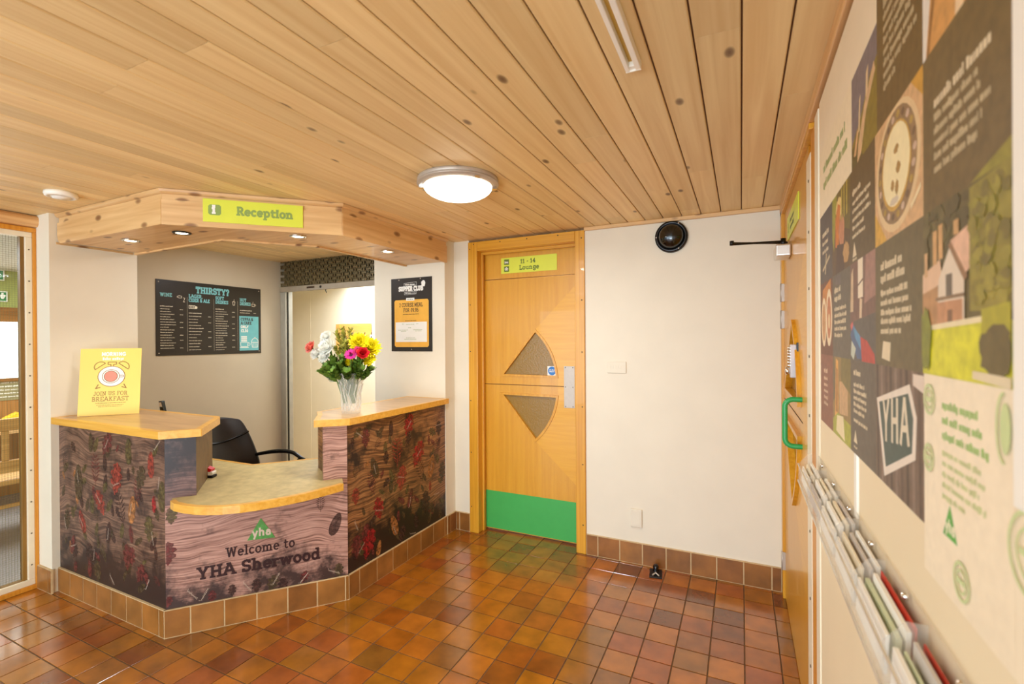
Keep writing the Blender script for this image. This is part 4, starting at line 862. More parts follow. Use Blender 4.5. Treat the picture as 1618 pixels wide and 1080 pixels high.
q = MB(); text(q, 'SUPPER CLUB', .197, .479, .037, -.0056, 0, t=.26, align='c', wf=.76)
q.build('heading', 'paper', sp)
q = MB(); q.flat([(.302, .512), (.330, .508), (.338, .535), (.332, .553), (.316, .558), (.298, .545)], -.0056, 0); q.build('chef_hat', 'paper', sp)
q = MB(); q.line([(.13, .516), (.252, .523), (.252, .548), (.13, .541)], .002, -.0056, 0, True); words(q, .14, .245, .526, .01, -.0056, 0); q.build('ribbon_caption', 'paper', sp)
q = MB(); q.line([(.135, .45), (.25, .454), (.25, .474), (.135, .47)], .002, -.0056, 0, True); words(q, .143, .243, .458, .007, -.0056, 0); q.build('ribbon_caption', 'paper', sp)
q = MB(); c = .012; x0, x1, z0, z1 = .033, .368, .034, .41
q.flat([(x0 + c, z0), (x1 - c, z0), (x1, z0 + c), (x1, z1 - c), (x1 - c, z1), (x0 + c, z1), (x0, z1 - c), (x0, z0 + c)], -.0056, 0)
text(q, '2 COURSE MEAL', .197, .352, .033, -.006, 1, t=.13, align='c', wf=.7); text(q, 'FOR £9.95', .197, .31, .033, -.006, 1, t=.13, align='c', wf=.74)
words(q, .12, .275, .292, .006, -.006, 1); words(q, .14, .25, .24, .005, -.006, 1)
q.rect(.152, .232, .402, .424, -.0064, 2); words(q, .16, .224, .41, .006, -.0068, 1)
q.build('offer_panel', ['mustard', 'ink', 'paper'], sp)
q = MB(); q.box(.045, .35, -.0072, -.0056, .074, .232, 0)
for z, a, b in ((.215, .11, .13), (.212, .15, .23), (.216, .25, .27), (.185, .17, .2), (.168, .07, .17), (.168, .22, .31), (.158, .1, .15), (.158, .24, .3), (.105, .15, .24), (.094, .13, .25)): words(q, a, b, z, .004, -.0076, 1)
q.build('stuck_on_sheet', ['paper', 'sage'], sp)
screws(sp, 'steel', [(.08, .57), (.29, .572), (.2, .015)], .005, -.005)

# ================================================================== roller shutter
sh = thing('roller_shutter', 'grey roller shutter grille raised above the office opening', 'shutter', (-3.95, 3.22, 0))
M['galv'] = plain('galvanised_steel', (176, 170, 154), .45, .1, var=.08)
q = MB(); q.box(-.108, -.012, 0, .06, 0, 2.0); q.box(-.034, -.012, -.02, .0, 0, 1.965); q.build('guide_rail', 'galv', sh, bevel=.003)
q = MB(); q.box(-.012, -.008, -.004, .012, 0, 1.965); q.build('guide_seal', 'black', sh)
q = MB(); q.box(-.10, 1.211, -.014, .02, 1.966, 2.016); bb_ = q.build('bottom_bar', plain('shutter_bar', (164, 150, 128), .45, .1), sh, bevel=.004)
q = MB(); q.lathe([(0, .018), (.011, .018), (.012, .013)], (.45, 0, 1.992), 'y', 14); q.build('keyhole', 'black', bb_)
q = MB(); q.rect(.27, .37, 1.985, 2.002, -.0146, 0); q.build('maker_label', 'ink', bb_)
q = MB(); q.tube([(.5, 0, 1.967), (.503, -.004, 1.95), (.51, -.004, 1.945), (.513, -.002, 1.932)], .004, 6); q.build('latch_hook', 'blackm', bb_)
q = MB()
for r_ in range(9):
    z = 2.02 + r_ * .029
    q.tube([(-.1, .003, z), (1.211, .003, z)], .0042, 8)
    for i in range(14):
        x = -.09 + (i + (.5 if r_ % 2 else 0)) * .1
        if x < 1.2: q.box(x - .006, x + .006, -.004, .008, z - .004, z + .033, 0)
        if x + .052 < 1.2: q.box(x + .022, x + .078, -.001, .006, z + .006, z + .022, 0)
q.build('grille_curtain', plain('grille_metal', (112, 98, 66), .4, .3, var=.3, scale=60), sh)
q = MB(); q.box(-.1, 1.211, .04, .11, 2.03, 2.26); q.build('shutter_box', 'blackm', sh)
# key board in the room beyond
q = MB(); q.box(0, .55, -.012, 0, 0, .37); tag(q.build('key_board', wood('key_board', (214, 160, 74), (230, 180, 96), 'x', .45), loc=(-4.46, 4.328, 1.325)), 'plain timber key board on the cream storeroom wall', 'board')
for i, nm in enumerate(('white key tag nearest the middle of the key board', 'white key tag, second from the right on the key board', 'white key tag at the right edge of the key board')):
    kt = thing('key_tag', nm, 'key tag', (-4.10 + .105 * i, 4.306, 1.53), 0, 'key tags on the key board')
    q = MB(); q.box(-.02, .02, -.004, 0, -.03, .03); q.rect(-.008, .008, -.01, .012, -.0045, 1); q.build('tag', ['paper', 'black'], kt)
    q = MB(); q.tube([(0, -.002, .03), (.0, -.006, .045), (0, .0, .055), (0, .01, .056)], .003, 6); q.build('hook', 'blackm', kt)

# ================================================================== wall fittings
dm = thing('dome_mirror', 'shiny black dome fitting high on the back wall', 'dome', (-.399, 3.199, 2.138), 0)
q = MB(); q.lathe([(.101, 0), (.101, .018), (.097, .027), (.088, .03), (.08, .026), (.078, .02)], axis='y', n=40); q.build('mounting_ring', 'black', dm)
q = MB(); q.lathe([(.08, .018)] + [(.079 * math.cos(a), .02 + .058 * math.sin(a)) for a in [PI / 2 * i / 10 for i in range(1, 11)]], axis='y', n=40); q.build('dome', plain('smoked_dome', (12, 12, 8), .08, coat=.6), dm)
screws(dm, 'steel', [(.091 * math.cos(math.radians(a)), .091 * math.sin(math.radians(a))) for a in (60, 180, 300)], .005, -.029)
bp_ = thing('blank_wall_plate', 'cream embossed blank plate at chest height on the back wall', 'wall plate', (-.756, 3.2, 1.298))
q = MB(); q.box(-.064, .064, -.008, 0, -.039, .039); q.build('plate', 'wall', bp_, bevel=.003)
q = MB()
for i in range(6): q.box(-.047 + i * .017, -.038 + i * .017, -.0095, -.008, -.012 + .004 * (i % 2), .012)
q.build('embossing', 'wall', bp_)
s_ = thing('socket_cover', 'cream blank socket cover low on the back wall', 'wall plate', (-.632, 3.2, .304))
q = MB(); q.box(-.038, .038, -.012, 0, -.059, .059); q.build('cover', 'wall', s_, bevel=.004)
q = MB(); q.box(-.026, .026, -.0135, -.012, -.046, .046); q.build('insert', 'wall', s_, bevel=.001)
dstp = thing('door_stop', 'black metal door stop plate on the tiled floor by the skirting', 'door stop', (-.493, 3.10, 0), 8)
q = MB(); q.box(-.038, .038, -.055, .06, 0, .008); q.build('base_plate', 'blackm', dstp, bevel=.002)
q = MB(); q.lathe([(0, .045), (.014, .044), (.018, .036), (.016, .02), (.02, .008)], (0, .035, 0), 'z', 18); q.build('rubber_buffer', 'black', dstp)
q = MB(); q.tube([(-.02, -.04, .012), (0, -.02, .02), (.02, -.04, .012)], .005, 8); q.build('catch', 'steel', dstp)
# ================================================================== ceiling fittings
lamp = thing('ceiling_lamp', 'lit round glass ceiling lamp with a clear rim', 'ceiling lamp', (-1.228, 1.965, ZC))
q = MB(); q.lathe([(.0, 0), (.192, 0), (.194, -.004), (.194, -.018), (.165, -.028), (.0, -.028)], n=48); q.build('base', 'steel', lamp)
q = MB(); q.lathe([(.163, -.028), (.194, -.02), (.197, -.024), (.194, -.028), (.163, -.036)], n=48); q.build('rim', 'steel', lamp)
q = MB(); q.lathe([(.165, -.03)] + [(.165 * math.cos(a), -.034 - .062 * math.sin(a)) for a in [PI / 2 * i / 9 for i in range(10)]], n=44); q.build('glass_bowl', 'bowlglow', lamp)
for a in (150, 210, 30, 330):
    q = MB(); ca_, sa_ = math.cos(math.radians(a)), math.sin(math.radians(a)); q.box(.15, .185, -.012, .012, -.044, -.02)
    o = q.build('clip', 'chrome', lamp, rot=a)
sm = thing('smoke_alarm', 'white round smoke alarm on the ceiling near the glazed screen', 'smoke alarm', (-3.157, 1.212, ZC))
q = MB(); q.lathe([(0, 0), (.066, 0), (.068, -.012), (.064, -.022), (.05, -.026), (.048, -.022), (.036, -.022), (.034, -.03), (0, -.032)], n=36); q.build('body', 'white', sm)
rl = thing('ceiling_rail', 'white twin track ceiling rail running along the pine boards', 'rail', (-.268, 1.352, ZC))
q = MB(); q.box(-.021, -.009, -2.0, 0, -.026, 0); q.box(.006, .021, -2.0, 0, -.026, 0); q.build('track', 'white', rl, bevel=.002)
q = MB(); q.box(-.009, .006, -2.0, 0, -.008, 0); q.build('channel', plain('rail_channel', (206, 166, 72), .4, .3), rl)
q = MB(); q.box(-.021, .021, 0, .004, -.026, 0); q.box(-.010, .009, -.018, -.002, -.022, -.008); q.build('end_cap', 'white', rl)
# ================================================================== office chair
oc = thing('office_chair', 'black leather office chair behind the reception desk', 'chair', (-3.17, 2.235, 0), 4)
q = MB()
prof = [(.0, .50), (.0, .56), (-.03, .64), (-.06, .72), (-.10, .82), (-.14, .90), (-.155, .925)]
vs = []; nW = 10
hw = [.25, .255, .25, .24, .22, .195, .165]
for k_, (bx, bz) in enumerate(prof):
    for i in range(nW + 1):
        t = -1 + 2 * i / nW; y = t * hw[k_]; bul = .035 * (1 - t * t) * (-1) + (.02 if 1 <= k_ <= 2 else 0) * (1 - t * t)
        vs.append((-.20 + bx - .055 * t * t * -1 + bul * .6, y, bz - (.035 * t ** 4 if k_ == len(prof) - 1 else 0)))
n1 = len(vs); vs += [(x - .075 - .0, y, z - .01) for x, y, z in vs]
fs = []
for k_ in range(len(prof) - 1):
    for i in range(nW):
        a = k_ * (nW + 1) + i; b = a + 1; c = b + nW + 1; d = a + nW + 1; fs += [(a, b, c, d), (n1 + d, n1 + c, n1 + b, n1 + a)]
top = len(prof) - 1
for i in range(nW):
    a = i; fs.append((a + 1, a, n1 + a, n1 + a + 1)); a = top * (nW + 1) + i; fs.append((a, a + 1, n1 + a + 1, n1 + a))
for k_ in range(top):
    a = k_ * (nW + 1); fs.append((a, a + nW + 1, n1 + a + nW + 1, n1 + a)); a += nW; fs.append((a + nW + 1, a, n1 + a, n1 + a + nW + 1))
q.add(vs, fs, 0, True); bk = q.build('backrest', 'leather', oc, bevel=.0)
sdv = bk.modifiers.new('s', 'SUBSURF'); sdv.levels = 1; sdv.render_levels = 2
def back_x(z, t):
    for (b0, z0_), (b1, z1_) in zip(prof[1:], prof[2:]):
        if z0_ <= z <= z1_: bx = b0 + (b1 - b0) * (z - z0_) / (z1_ - z0_); break
    return -.20 + bx + .055 * t * t - .021 * (1 - t * t)
q = MB(); q.tube([(back_x(.80 - .055 * (1 - t * t), t) + .002, t * .205, .80 - .055 * (1 - t * t)) for t in [-1 + 2 * i / 16 for i in range(17)]], .007, 6); q.build('seam', 'black', bk)
q = MB(); q.box(-.24, .25, -.24, .24, .41, .50); st_ = q.build('seat', 'leather', oc, bevel=.035, seg=4)
for s_ in (-1, 1):
    q = MB(); pts = []
    for i in range(13):
        t = i / 12; pts.append((-.20 + .50 * t, s_ * (.225 + .035 * math.sin(PI * t)), .617 + .042 * math.sin(PI * min(1, t * 1.1) * .75) - .05 * max(0, t - .75) * 4 * .5))
    q.tube(pts, [.012 + .004 * math.sin(PI * i / 12) for i in range(13)], 10)
    ar = q.build('armrest', 'black', oc)
    q = MB(); q.tube([(.24, s_ * .25, .63), (.16, s_ * .255, .55), (.05, s_ * .25, .46)], .011, 8); q.build('arm_bracket', 'blackm', ar)
q = MB(); q.lathe([(0, .12), (.028, .12), (.028, .30), (.02, .30), (.02, .41), (0, .41)], n=16); q.build('gas_column', 'blackm', oc)
q = MB()
for i in range(5): a = 2 * PI * i / 5; q.tube([(0, 0, .12), (.28 * math.cos(a), .28 * math.sin(a), .07)], [.022, .014], 8)
q.build('star_base', 'black', oc)
for i in range(5):
    a = 2 * PI * i / 5; q = MB(); q.lathe([(0, -.02), (.026, -.018), (.028, 0), (.026, .018), (0, .02)], (.28 * math.cos(a), .28 * math.sin(a), .029), 'x', 14); q.build('castor', 'black', oc)
# ================================================================== vase of flowers
VX, VY, VZ = -2.167, 2.215, ZT + .038
va = thing('vase', 'cut crystal vase of flowers on the right worktop', 'vase', (VX, VY, VZ))
q = MB(); fl_ = lambda a, k: 1 + .022 * math.cos(12 * a)
outp = [(.0, 0), (.05, 0), (.056, .006), (.055, .03), (.056, .08), (.059, .13), (.068, .175), (.080, .215), (.092, .242), (.094, .247)]
inp = [(.09, .245), (.076, .215), (.064, .175), (.055, .13), (.051, .08), (.049, .03), (.034, .016), (0, .014)]
q.lathe(outp + inp, n=60, fl=fl_)
q.build('crystal_body', 'vase', va)
q = MB()
for i in range(12):
    a = 2 * PI * i / 12
    q.tube([(.056 * math.cos(a), .056 * math.sin(a), .02), (.0575 * math.cos(a + .26), .0575 * math.sin(a + .26), .07), (.059 * math.cos(a), .059 * math.sin(a), .12), (.071 * math.cos(a + .2), .071 * math.sin(a + .2), .18)], .003, 5)
q.build('cut_pattern', 'frost', va)
M['stem'] = plain('stem_green', (78, 112, 40), .5, var=.2); M['leaf'] = plain('leaf_green', (104, 136, 48), .5, var=.4, scale=30); M['leaf2'] = plain('leaf_olive', (168, 164, 66), .5, var=.35, scale=30)
for nm, c in dict(f_white=(255, 254, 240), f_yellow=(252, 232, 30), f_magenta=(206, 40, 140), f_red=(212, 24, 36), f_pink=(226, 70, 120), f_coral=(240, 134, 116), f_eye=(60, 34, 30)).items(): M[nm] = plain(nm[2:] + '_petal', c, .6, var=.1, scale=40)
RX = Vector((.901, .433, 0)); FWD = Vector((-.433, .901, 0))
def vpos(px, py, d=0.0): return Vector((0, 0, 0)) + RX * ((px - 553) * .0039) - FWD * d + Vector((0, 0, (650 - py) * .0039))
def petal(mb, o, ax, up, L, w, curl, m=0):
    side = ax.cross(up).normalized(); p = []
    for t, k in ((0, .35), (.4, .9), (.75, 1), (1, .25)):
        c = o + ax * (L * t) + up * (curl * L * t * t); p.append((c - side * w * k * .5, c + side * w * k * .5))
    vs = [v for ab in p for v in ab]; mb.add(vs, [(0, 1, 3, 2), (2, 3, 5, 4), (4, 5, 7, 6)], m, True)
def bloom(mb, c, face, R, n, layers, wid, rng, m=0):
    face = face.normalized(); e1 = face.orthogonal().normalized(); e2 = face.cross(e1)
    for l in range(layers):
        el = math.radians(8 + 72 * l / max(1, layers - 1) if layers > 1 else 15)
        for i in range(n):
            a = 2 * PI * (i + .5 * (l % 2)) / n + rng.uniform(-.1, .1)
            rad = e1 * math.cos(a) + e2 * math.sin(a); ax = (rad * math.cos(el) + face * math.sin(el)).normalized(); up = (face * math.cos(el) - rad * math.sin(el)).normalized()
            petal(mb, c, ax, up, R * (1 - .25 * l / max(1, layers)) * rng.uniform(.9, 1.05), R * wid, .22, m)
def flower(name, lab, px, py, d, R, mat, kind, cat='flower'):
    p = vpos(px, py, d); t = thing(name, lab, cat, (VX + p.x, VY + p.y, VZ + p.z), 0, 'flowers in the crystal vase')
    r2 = random.Random(int(px * 31 + py)); face = (-FWD * .8 + RX * ((px - 553) * .012) + Vector((0, 0, .5)))
    q = MB()
    if kind == 'pom': bloom(q, Vector((0, 0, 0)), face, R, 22, 6, .22, r2)
    elif kind == 'gerbera': bloom(q, Vector((0, 0, 0)), face, R, 18, 2, .32, r2)
    else: bloom(q, Vector((0, 0, 0)), face, R, 7, 4, .75, r2)
    q.build('bloom', mat, t)
    if kind == 'gerbera':
        e = MB(); e.lathe([(0, .006), (R * .2, .004), (R * .25, 0)], n=14); o = e.build('flower_eye', 'f_eye', t); o.rotation_euler = face.to_track_quat('Z', 'Y').to_euler(); o.location = face.normalized() * .004
    b = Vector((-p.x * .82 , -p.y * .82, .06 - p.z)); k = Vector((-p.x * .6, -p.y * .6, .225 - p.z))
    s = MB(); s.tube([face.normalized() * -.004, Vector((-p.x * .2, -p.y * .2, min(-.03, (.225 - p.z) * .45))), k, b], .0032, 6); s.build('stem', 'stem', t)
    return t
flower('chrysanthemum', 'large white chrysanthemum at the left of the bouquet', 521, 548, .03, .066, 'f_white', 'pom')
flower('chrysanthemum', 'smaller white chrysanthemum at the upper left of the bouquet', 516, 531, .0, .046, 'f_white', 'pom')
flower('chrysanthemum', 'flat white chrysanthemum below the large white one', 518, 562, .045, .048, 'f_white', 'pom')
flower('chrysanthemum', 'creamy white chrysanthemum at the far left beside the coral rose', 503, 557, .02, .046, 'f_white', 'pom')
flower('chrysanthemum', 'yellow chrysanthemum at the top right of the bouquet', 568, 541, .02, .072, 'f_yellow', 'pom')
flower('chrysanthemum', 'yellow chrysanthemum at the right edge of the bouquet', 584, 549, .0, .072, 'f_yellow', 'pom')
flower('chrysanthemum', 'yellow chrysanthemum below the red rose', 580, 566, .01, .056, 'f_yellow', 'pom')
flower('chrysanthemum', 'small yellow chrysanthemum in the middle of the foliage', 555, 569, .05, .034, 'f_yellow', 'pom')
flower('gerbera', 'magenta gerbera with a dark eye in front of the yellow blooms', 562, 558, .1, .04, 'f_magenta', 'gerbera')
flower('rose', 'red rose in front of the yellow blooms', 580, 556, .1, .042, 'f_red', 'rose')
flower('rose', 'pink rose between the magenta gerbera and the red rose', 571, 553, .08, .034, 'f_pink', 'rose')
flower('rose', 'coral rose standing out at the left of the bouquet', 494, 547, .02, .044, 'f_coral', 'rose')
def sprig(lab, px, py, mat, n, L, seed, d=0.0, wide=1.0, s0=.52):
    p = vpos(px, py, d); t = thing('foliage_sprig', lab, 'foliage', (VX, VY, VZ + .06), 0, 'foliage in the crystal vase')
    r2 = random.Random(seed); q = MB(); pts = []
    for i in range(6): s_ = i / 5; pts.append(Vector((p.x * s_ ** 1.7, p.y * s_ ** 1.7, (p.z - .06) * s_)))
    q.tube(pts, [.003, .003, .0026, .0022, .0018, .001], 6); q.build('stem', 'stem', t)
    q = MB()
    n = int(n * 1.5); L *= .66
    for i in range(n):
        s_ = s0 + (1 - s0) * (i + r2.random()) / n; k = min(4, int(s_ * 5)); f_ = s_ * 5 - k; c = pts[k].lerp(pts[k + 1], f_); tdir = (pts[k + 1] - pts[k]).normalized()
        a = r2.uniform(0, 2 * PI); e1 = tdir.orthogonal().normalized(); rad = e1 * math.cos(a) + tdir.cross(e1) * math.sin(a)
        ax = (rad * .8 + tdir * .6).normalized(); up = tdir.cross(rad).normalized()
        petal(q, c, ax, (ax.cross(up)).normalized(), L * r2.uniform(.7, 1.15), L * .45 * wide, .2)
    q.build('leaves', mat, t)
sprig('tall olive sprig rising at the centre of the bouquet', 539, 516, 'leaf2', 64, .05, 1)
sprig('olive sprig just right of the tall central one', 554, 519, 'leaf2', 60, .048, 2, .02)
sprig('olive sprig leaning left above the white blooms', 528, 521, 'leaf2', 56, .046, 3, -.02)
sprig('fine olive sprig in the middle of the bouquet', 546, 545, 'leaf2', 64, .05, 4, .05)
sprig('olive sprig between the white blooms and the tall sprig', 534, 545, 'leaf2', 56, .04, 11, .06)
sprig('olive sprig left of the magenta gerbera', 550, 538, 'leaf2', 56, .04, 12, .05)
sprig('wispy olive sprig behind the yellow blooms', 560, 527, 'leaf2', 44, .038, 13, -.02)
sprig('short olive sprig below the magenta gerbera', 560, 568, 'leaf2', 44, .038, 14, .07)
sprig('leafy green sprig at the left front of the vase rim', 523, 577, 'leaf', 60, .062, 21, .07, 1.2, .7)
sprig('leafy green sprig left of the rim centre, hanging forward', 536, 583, 'leaf', 60, .062, 22, .1, 1.2, .74)
sprig('leafy green sprig right of the rim centre, hanging forward', 556, 584, 'leaf', 60, .062, 23, .1, 1.2, .74)
sprig('leafy green sprig at the right front of the vase rim', 574, 580, 'leaf', 60, .062, 24, .08, 1.2, .7)
sprig('leafy green sprig rising among the stems at the centre', 547, 562, 'leaf', 60, .055, 25, .07, 1.1, .7)
sprig('leafy green sprig rising below the white blooms', 530, 563, 'leaf', 60, .055, 26, .05, 1.1, .7)
sprig('leafy green sprig rising below the red rose', 573, 567, 'leaf', 60, .055, 27, .06, 1.1, .7)
sprig('dark leafy sprig drooping left over the vase rim', 512, 582, 'leaf', 70, .058, 5, .04, 1.2, .66)
sprig('dark leafy sprig at the front of the vase rim', 545, 572, 'leaf', 80, .055, 6, .085, 1.2, .74)
sprig('dark leafy sprig drooping right over the vase rim', 586, 579, 'leaf', 70, .058, 7, .03, 1.2, .66)
sprig('dark leafy sprig below the small yellow bloom', 566, 571, 'leaf', 80, .055, 8, .06, 1.2, .72)
sprig('dark leafy sprig behind the vase rim', 528, 570, 'leaf', 80, .055, 9, .05, 1.1, .72)

# ================================================================== display on the right hand wall (local x towards the camera)
BX, BY = .222, 1.755
wb = MB(); wb.box(0, 4.3, 0, .011, 0, 2.2); 
we0 = MB(); we0.box(-.075, -.0005, -.004, .011, 0, 2.2); struct(we0.build('trim_5', 'bead', loc=(BX, BY, 0), rot=-90, bevel=.002), 'pale upright strip at the far end of the lining board', 'trim')
struct(wb.build('wall_board', ['board'], loc=(BX, BY, 0), rot=-90, bevel=.002), 'cream lining board on the right hand wall', 'wall')
gp = MB(); gp.box(0, 4.3, .002, .011, 2.2, 2.215)
struct(gp.build('trim_4', 'blackm', loc=(BX, BY, 0), rot=-90), 'dark gap line above the cream lining board', 'trim')
we = MB(); we.box(1.185, 1.7, -.006, 0, 1.335, 2.2)
tag(we.build('white_board', 'white', loc=(BX, BY, 0), rot=-90), 'plain white board at the near end of the photo display', 'board')
stp = MB(); stp.box(.516, .540, -.005, 0, 1.104, 1.238)
tag(stp.build('joint_strip', 'white', loc=(BX, BY, 0), rot=-90, bevel=.001), 'short white strip hanging below the photo display', 'strip')
ps = thing('photo_display', 'large hostel display of photos and text squares on the right hand wall', 'display', (BX - .0008, BY, 0), -90)
q = MB(); q.prism([(.04, 1.845), (.04, 1.238), (1.182, 1.238), (1.182, 2.199), (.03, 2.199)], -.003, 0, 'xz'); q.prism([(1.182, 1.18), (1.3, 1.18), (1.3, 1.334), (1.182, 1.334)], -.003, 0, 'xz'); q.prism([(.952, 1.18), (1.182, 1.18), (1.182, 1.2379), (.952, 1.2379)], -.003, 0, 'xz'); q.build('backing_sheet', plain('display_sheet', (246, 228, 196), .45, var=.02), ps)
SS = [.045, .255, .48, .70, .95, 1.182]; ZZ = [1.238, 1.437, 1.645, 1.845, 2.04]
pal = {}
def pm(c, var=.16):
    if c not in pal: pal[c] = plain('print_%02x%02x%02x' % c, c, .42, var=(.04 if sum(c) > 560 else var), scale=60)
    return pal[c]
class Tile:
    def __init__(s, s0, s1, z0, z1, base, name):
        s.q = MB(); s.s0, s.s1, s.z0, s.z1 = s0, s1, z0, z1; s.mats = []; s.name = name; s.y = -.0032
        s.poly([(0, 0), (1, 0), (1, 1), (0, 1)], base)
    def mi(s, c):
        if c not in s.mats: s.mats.append(c)
        return s.mats.index(c)
    def P(s, p): return (s.s0 + (s.s1 - s.s0) * min(1, max(0, p[0])), s.z0 + (s.z1 - s.z0) * min(1, max(0, p[1])))
    def poly(s, pts, c): s.y -= .000012; s.q.flat([s.P(p) for p in pts], s.y, s.mi(c))
    def ell(s, cx, cy, rx, ry, c, n=26): s.poly([(cx + rx * math.cos(2 * PI * i / n), cy + ry * math.sin(2 * PI * i / n)) for i in range(n)], c)
    def blob(s, cx, cy, rx, ry, c, seed, n=22):
        r = random.Random(seed); s.poly([(cx + rx * math.cos(2 * PI * i / n) * r.uniform(.75, 1.1), cy + ry * math.sin(2 * PI * i / n) * r.uniform(.75, 1.1)) for i in range(n)], c)
    def lines(s, rows, c, h=.045, head=1, hc=None):
        """rows of unreadable print: (x0, x1, y)"""
        for i, (x0, x1, y) in enumerate(rows):
            s.y -= .000012; a = s.P((x0, y)); b = s.P((x1, y)); hh = h * (s.z1 - s.z0) * (1.35 if i < head else 1)
            words(s.q, a[0], b[0], a[1], hh, s.y, s.mi(hc if (hc and i < head) else c), random.Random(i + int(x0 * 100)), .13)
    def done(s):
        return s.q.build(s.name, [pm(c) if isinstance(c, tuple) else c for c in s.mats], ps)
DK = (98, 82, 54); DK2 = (100, 90, 76); TX = (226, 206, 168); TX2 = (196, 176, 136)
# row 1
t = Tile(.502, .715, ZZ[3], ZZ[4], (122, 112, 116), 'photo_print'); t.poly([(0, 0), (1, 0), (1, .72), (.75, .66), (.4, .42), (.1, .30), (0, .25)], (134, 116, 40)); t.poly([(0, 0), (.5, 0), (.3, .2), (0, .24)], (96, 84, 36))
t.poly([(.25, .0), (.42, .05), (.62, .38), (.95, .62), (.9, .72), (.55, .48), (.3, .2)], (214, 176, 130)); t.poly([(.3, .3), (.36, .3), (.4, .66), (.34, .62)], (226, 196, 150)); t.poly([(.6, .52), (.68, .56), (.7, .8), (.62, .76)], (228, 198, 150)); t.poly([(.1, .12), (.2, .1), (.3, .3), (.26, .36)], (216, 170, 118)); t.done()
t = Tile(.715, .95, ZZ[3], ZZ[4] + .05, (106, 84, 44), 'text_block'); t.lines([(.18, .8, .78), (.18, .95, .70), (.18, .85, .62), (.18, .92, .54), (.18, .8, .46), (.18, .88, .38), (.18, .9, .30), (.18, .5, .22)], TX2, .05); t.done()
t = Tile(.95, 1.182, ZZ[3], ZZ[4], (210, 152, 84), 'photo_print'); t.poly([(0, 0), (.05, 0), (.16, .55), (.3, 1), (0, 1)], (232, 222, 206)); t.poly([(.06, 0), (.1, .0), (.3, .7), (.26, .8)], (150, 104, 52)); t.poly([(.45, 0), (.55, .0), (.6, .45), (.5, .42)], (240, 206, 160)); t.poly([(.62, 0), (1, 0), (1, 1), (.7, 1)], (176, 116, 48)); t.done()
# cream title square with green lettering
t = Tile(SS[0], .502, ZZ[3], ZZ[4], (246, 228, 192), 'title_block'); t.lines([(.14, .86, .60), (.14, .9, .36)], (118, 146, 62), .12, 0); t.done()
# row 2
t = Tile(SS[0], SS[1], ZZ[2], ZZ[3], (84, 74, 70), 'text_block'); t.lines([(.2, .75, .66), (.2, .68, .54), (.2, .72, .42)], TX, .06); t.poly([(.2, .2), (.24, .16), (.8, .3), (.78, .34)], TX2); t.poly([(.4, .12), (.5, .4), (.56, .38), (.46, .1)], TX2); t.done()
t = Tile(SS[1], SS[2], ZZ[2], ZZ[3], (98, 72, 44), 'photo_print'); t.poly([(0, .5), (.1, .3), (.3, 1), (0, 1)], (156, 150, 46)); t.poly([(.3, .6), (1, .4), (1, 1), (.3, 1)], (112, 96, 40)); t.blob(.42, .78, .2, .16, (230, 196, 120), 3); t.poly([(.2, .35), (.4, .3), (.5, .8), (.36, .86), (.2, .7)], (206, 118, 40)); t.blob(.56, .48, .16, .22, (196, 132, 96), 5); t.poly([(.2, 0), (.7, 0), (.72, .3), (.3, .36)], (80, 56, 44)); t.blob(.8, .18, .16, .14, (190, 146, 90), 7)
for x in (.55, .68, .82): t.poly([(x, .6), (x + .05, .62), (x + .05, 1), (x, 1)], (186, 164, 60))
t.done()
t = Tile(SS[2], SS[3], ZZ[2], ZZ[3], (96, 78, 48), 'text_block'); t.lines([(.12, .52, .72), (.12, .86, .62), (.12, .8, .53), (.12, .84, .44), (.12, .6, .35), (.12, .66, .26)], TX, .045); t.poly([(.12, .06), (.3, .06), (.2, .22)], TX); t.lines([(.12, .32, .02)], TX, .03, 0); t.done()
t = Tile(SS[3], SS[4], ZZ[2], ZZ[3], (216, 172, 122), 'photo_print'); t.poly([(0, 0), (.3, 0), (.1, .2), (0, .3)], (214, 164, 62)); t.poly([(.8, 1), (1, .8), (1, 1)], (206, 152, 56)); t.ell(.5, .52, .47, .49, (228, 196, 146)); t.ell(.5, .53, .41, .44, (150, 120, 84)); 
for i in range(22): a = 2 * PI * i / 22; t.ell(.5 + .365 * math.cos(a), .53 + .385 * math.sin(a), .035, .03, [(206, 176, 150), (112, 88, 64), (178, 146, 70)][i % 3], 8)
t.ell(.5, .53, .31, .34, (204, 160, 74)); t.ell(.5, .54, .285, .315, (246, 228, 176)); 
for x, y, rx, ry in ((.52, .66, .05, .04), (.56, .5, .05, .05), (.44, .4, .04, .05), (.53, .36, .04, .06)): t.blob(x, y, rx, ry, (168, 130, 70), int(x * 100))
t.blob(.48, .27, .1, .035, (214, 196, 170), 4); t.poly([(.8, .1), (.97, .2), (.97, .24), (.8, .14)], (240, 218, 170)); t.done()
t = Tile(SS[4], SS[5], ZZ[2], ZZ[3], (110, 90, 52), 'text_block'); t.lines([(.17, .82, .62), (.17, .7, .535), (.17, .74, .455), (.17, .84, .375), (.17, .76, .295), (.17, .7, .215)], TX2, .05, 1, TX); t.poly([(.62, 0), (1, 0), (1, .1), (.68, .02)], (150, 138, 52)); t.done()
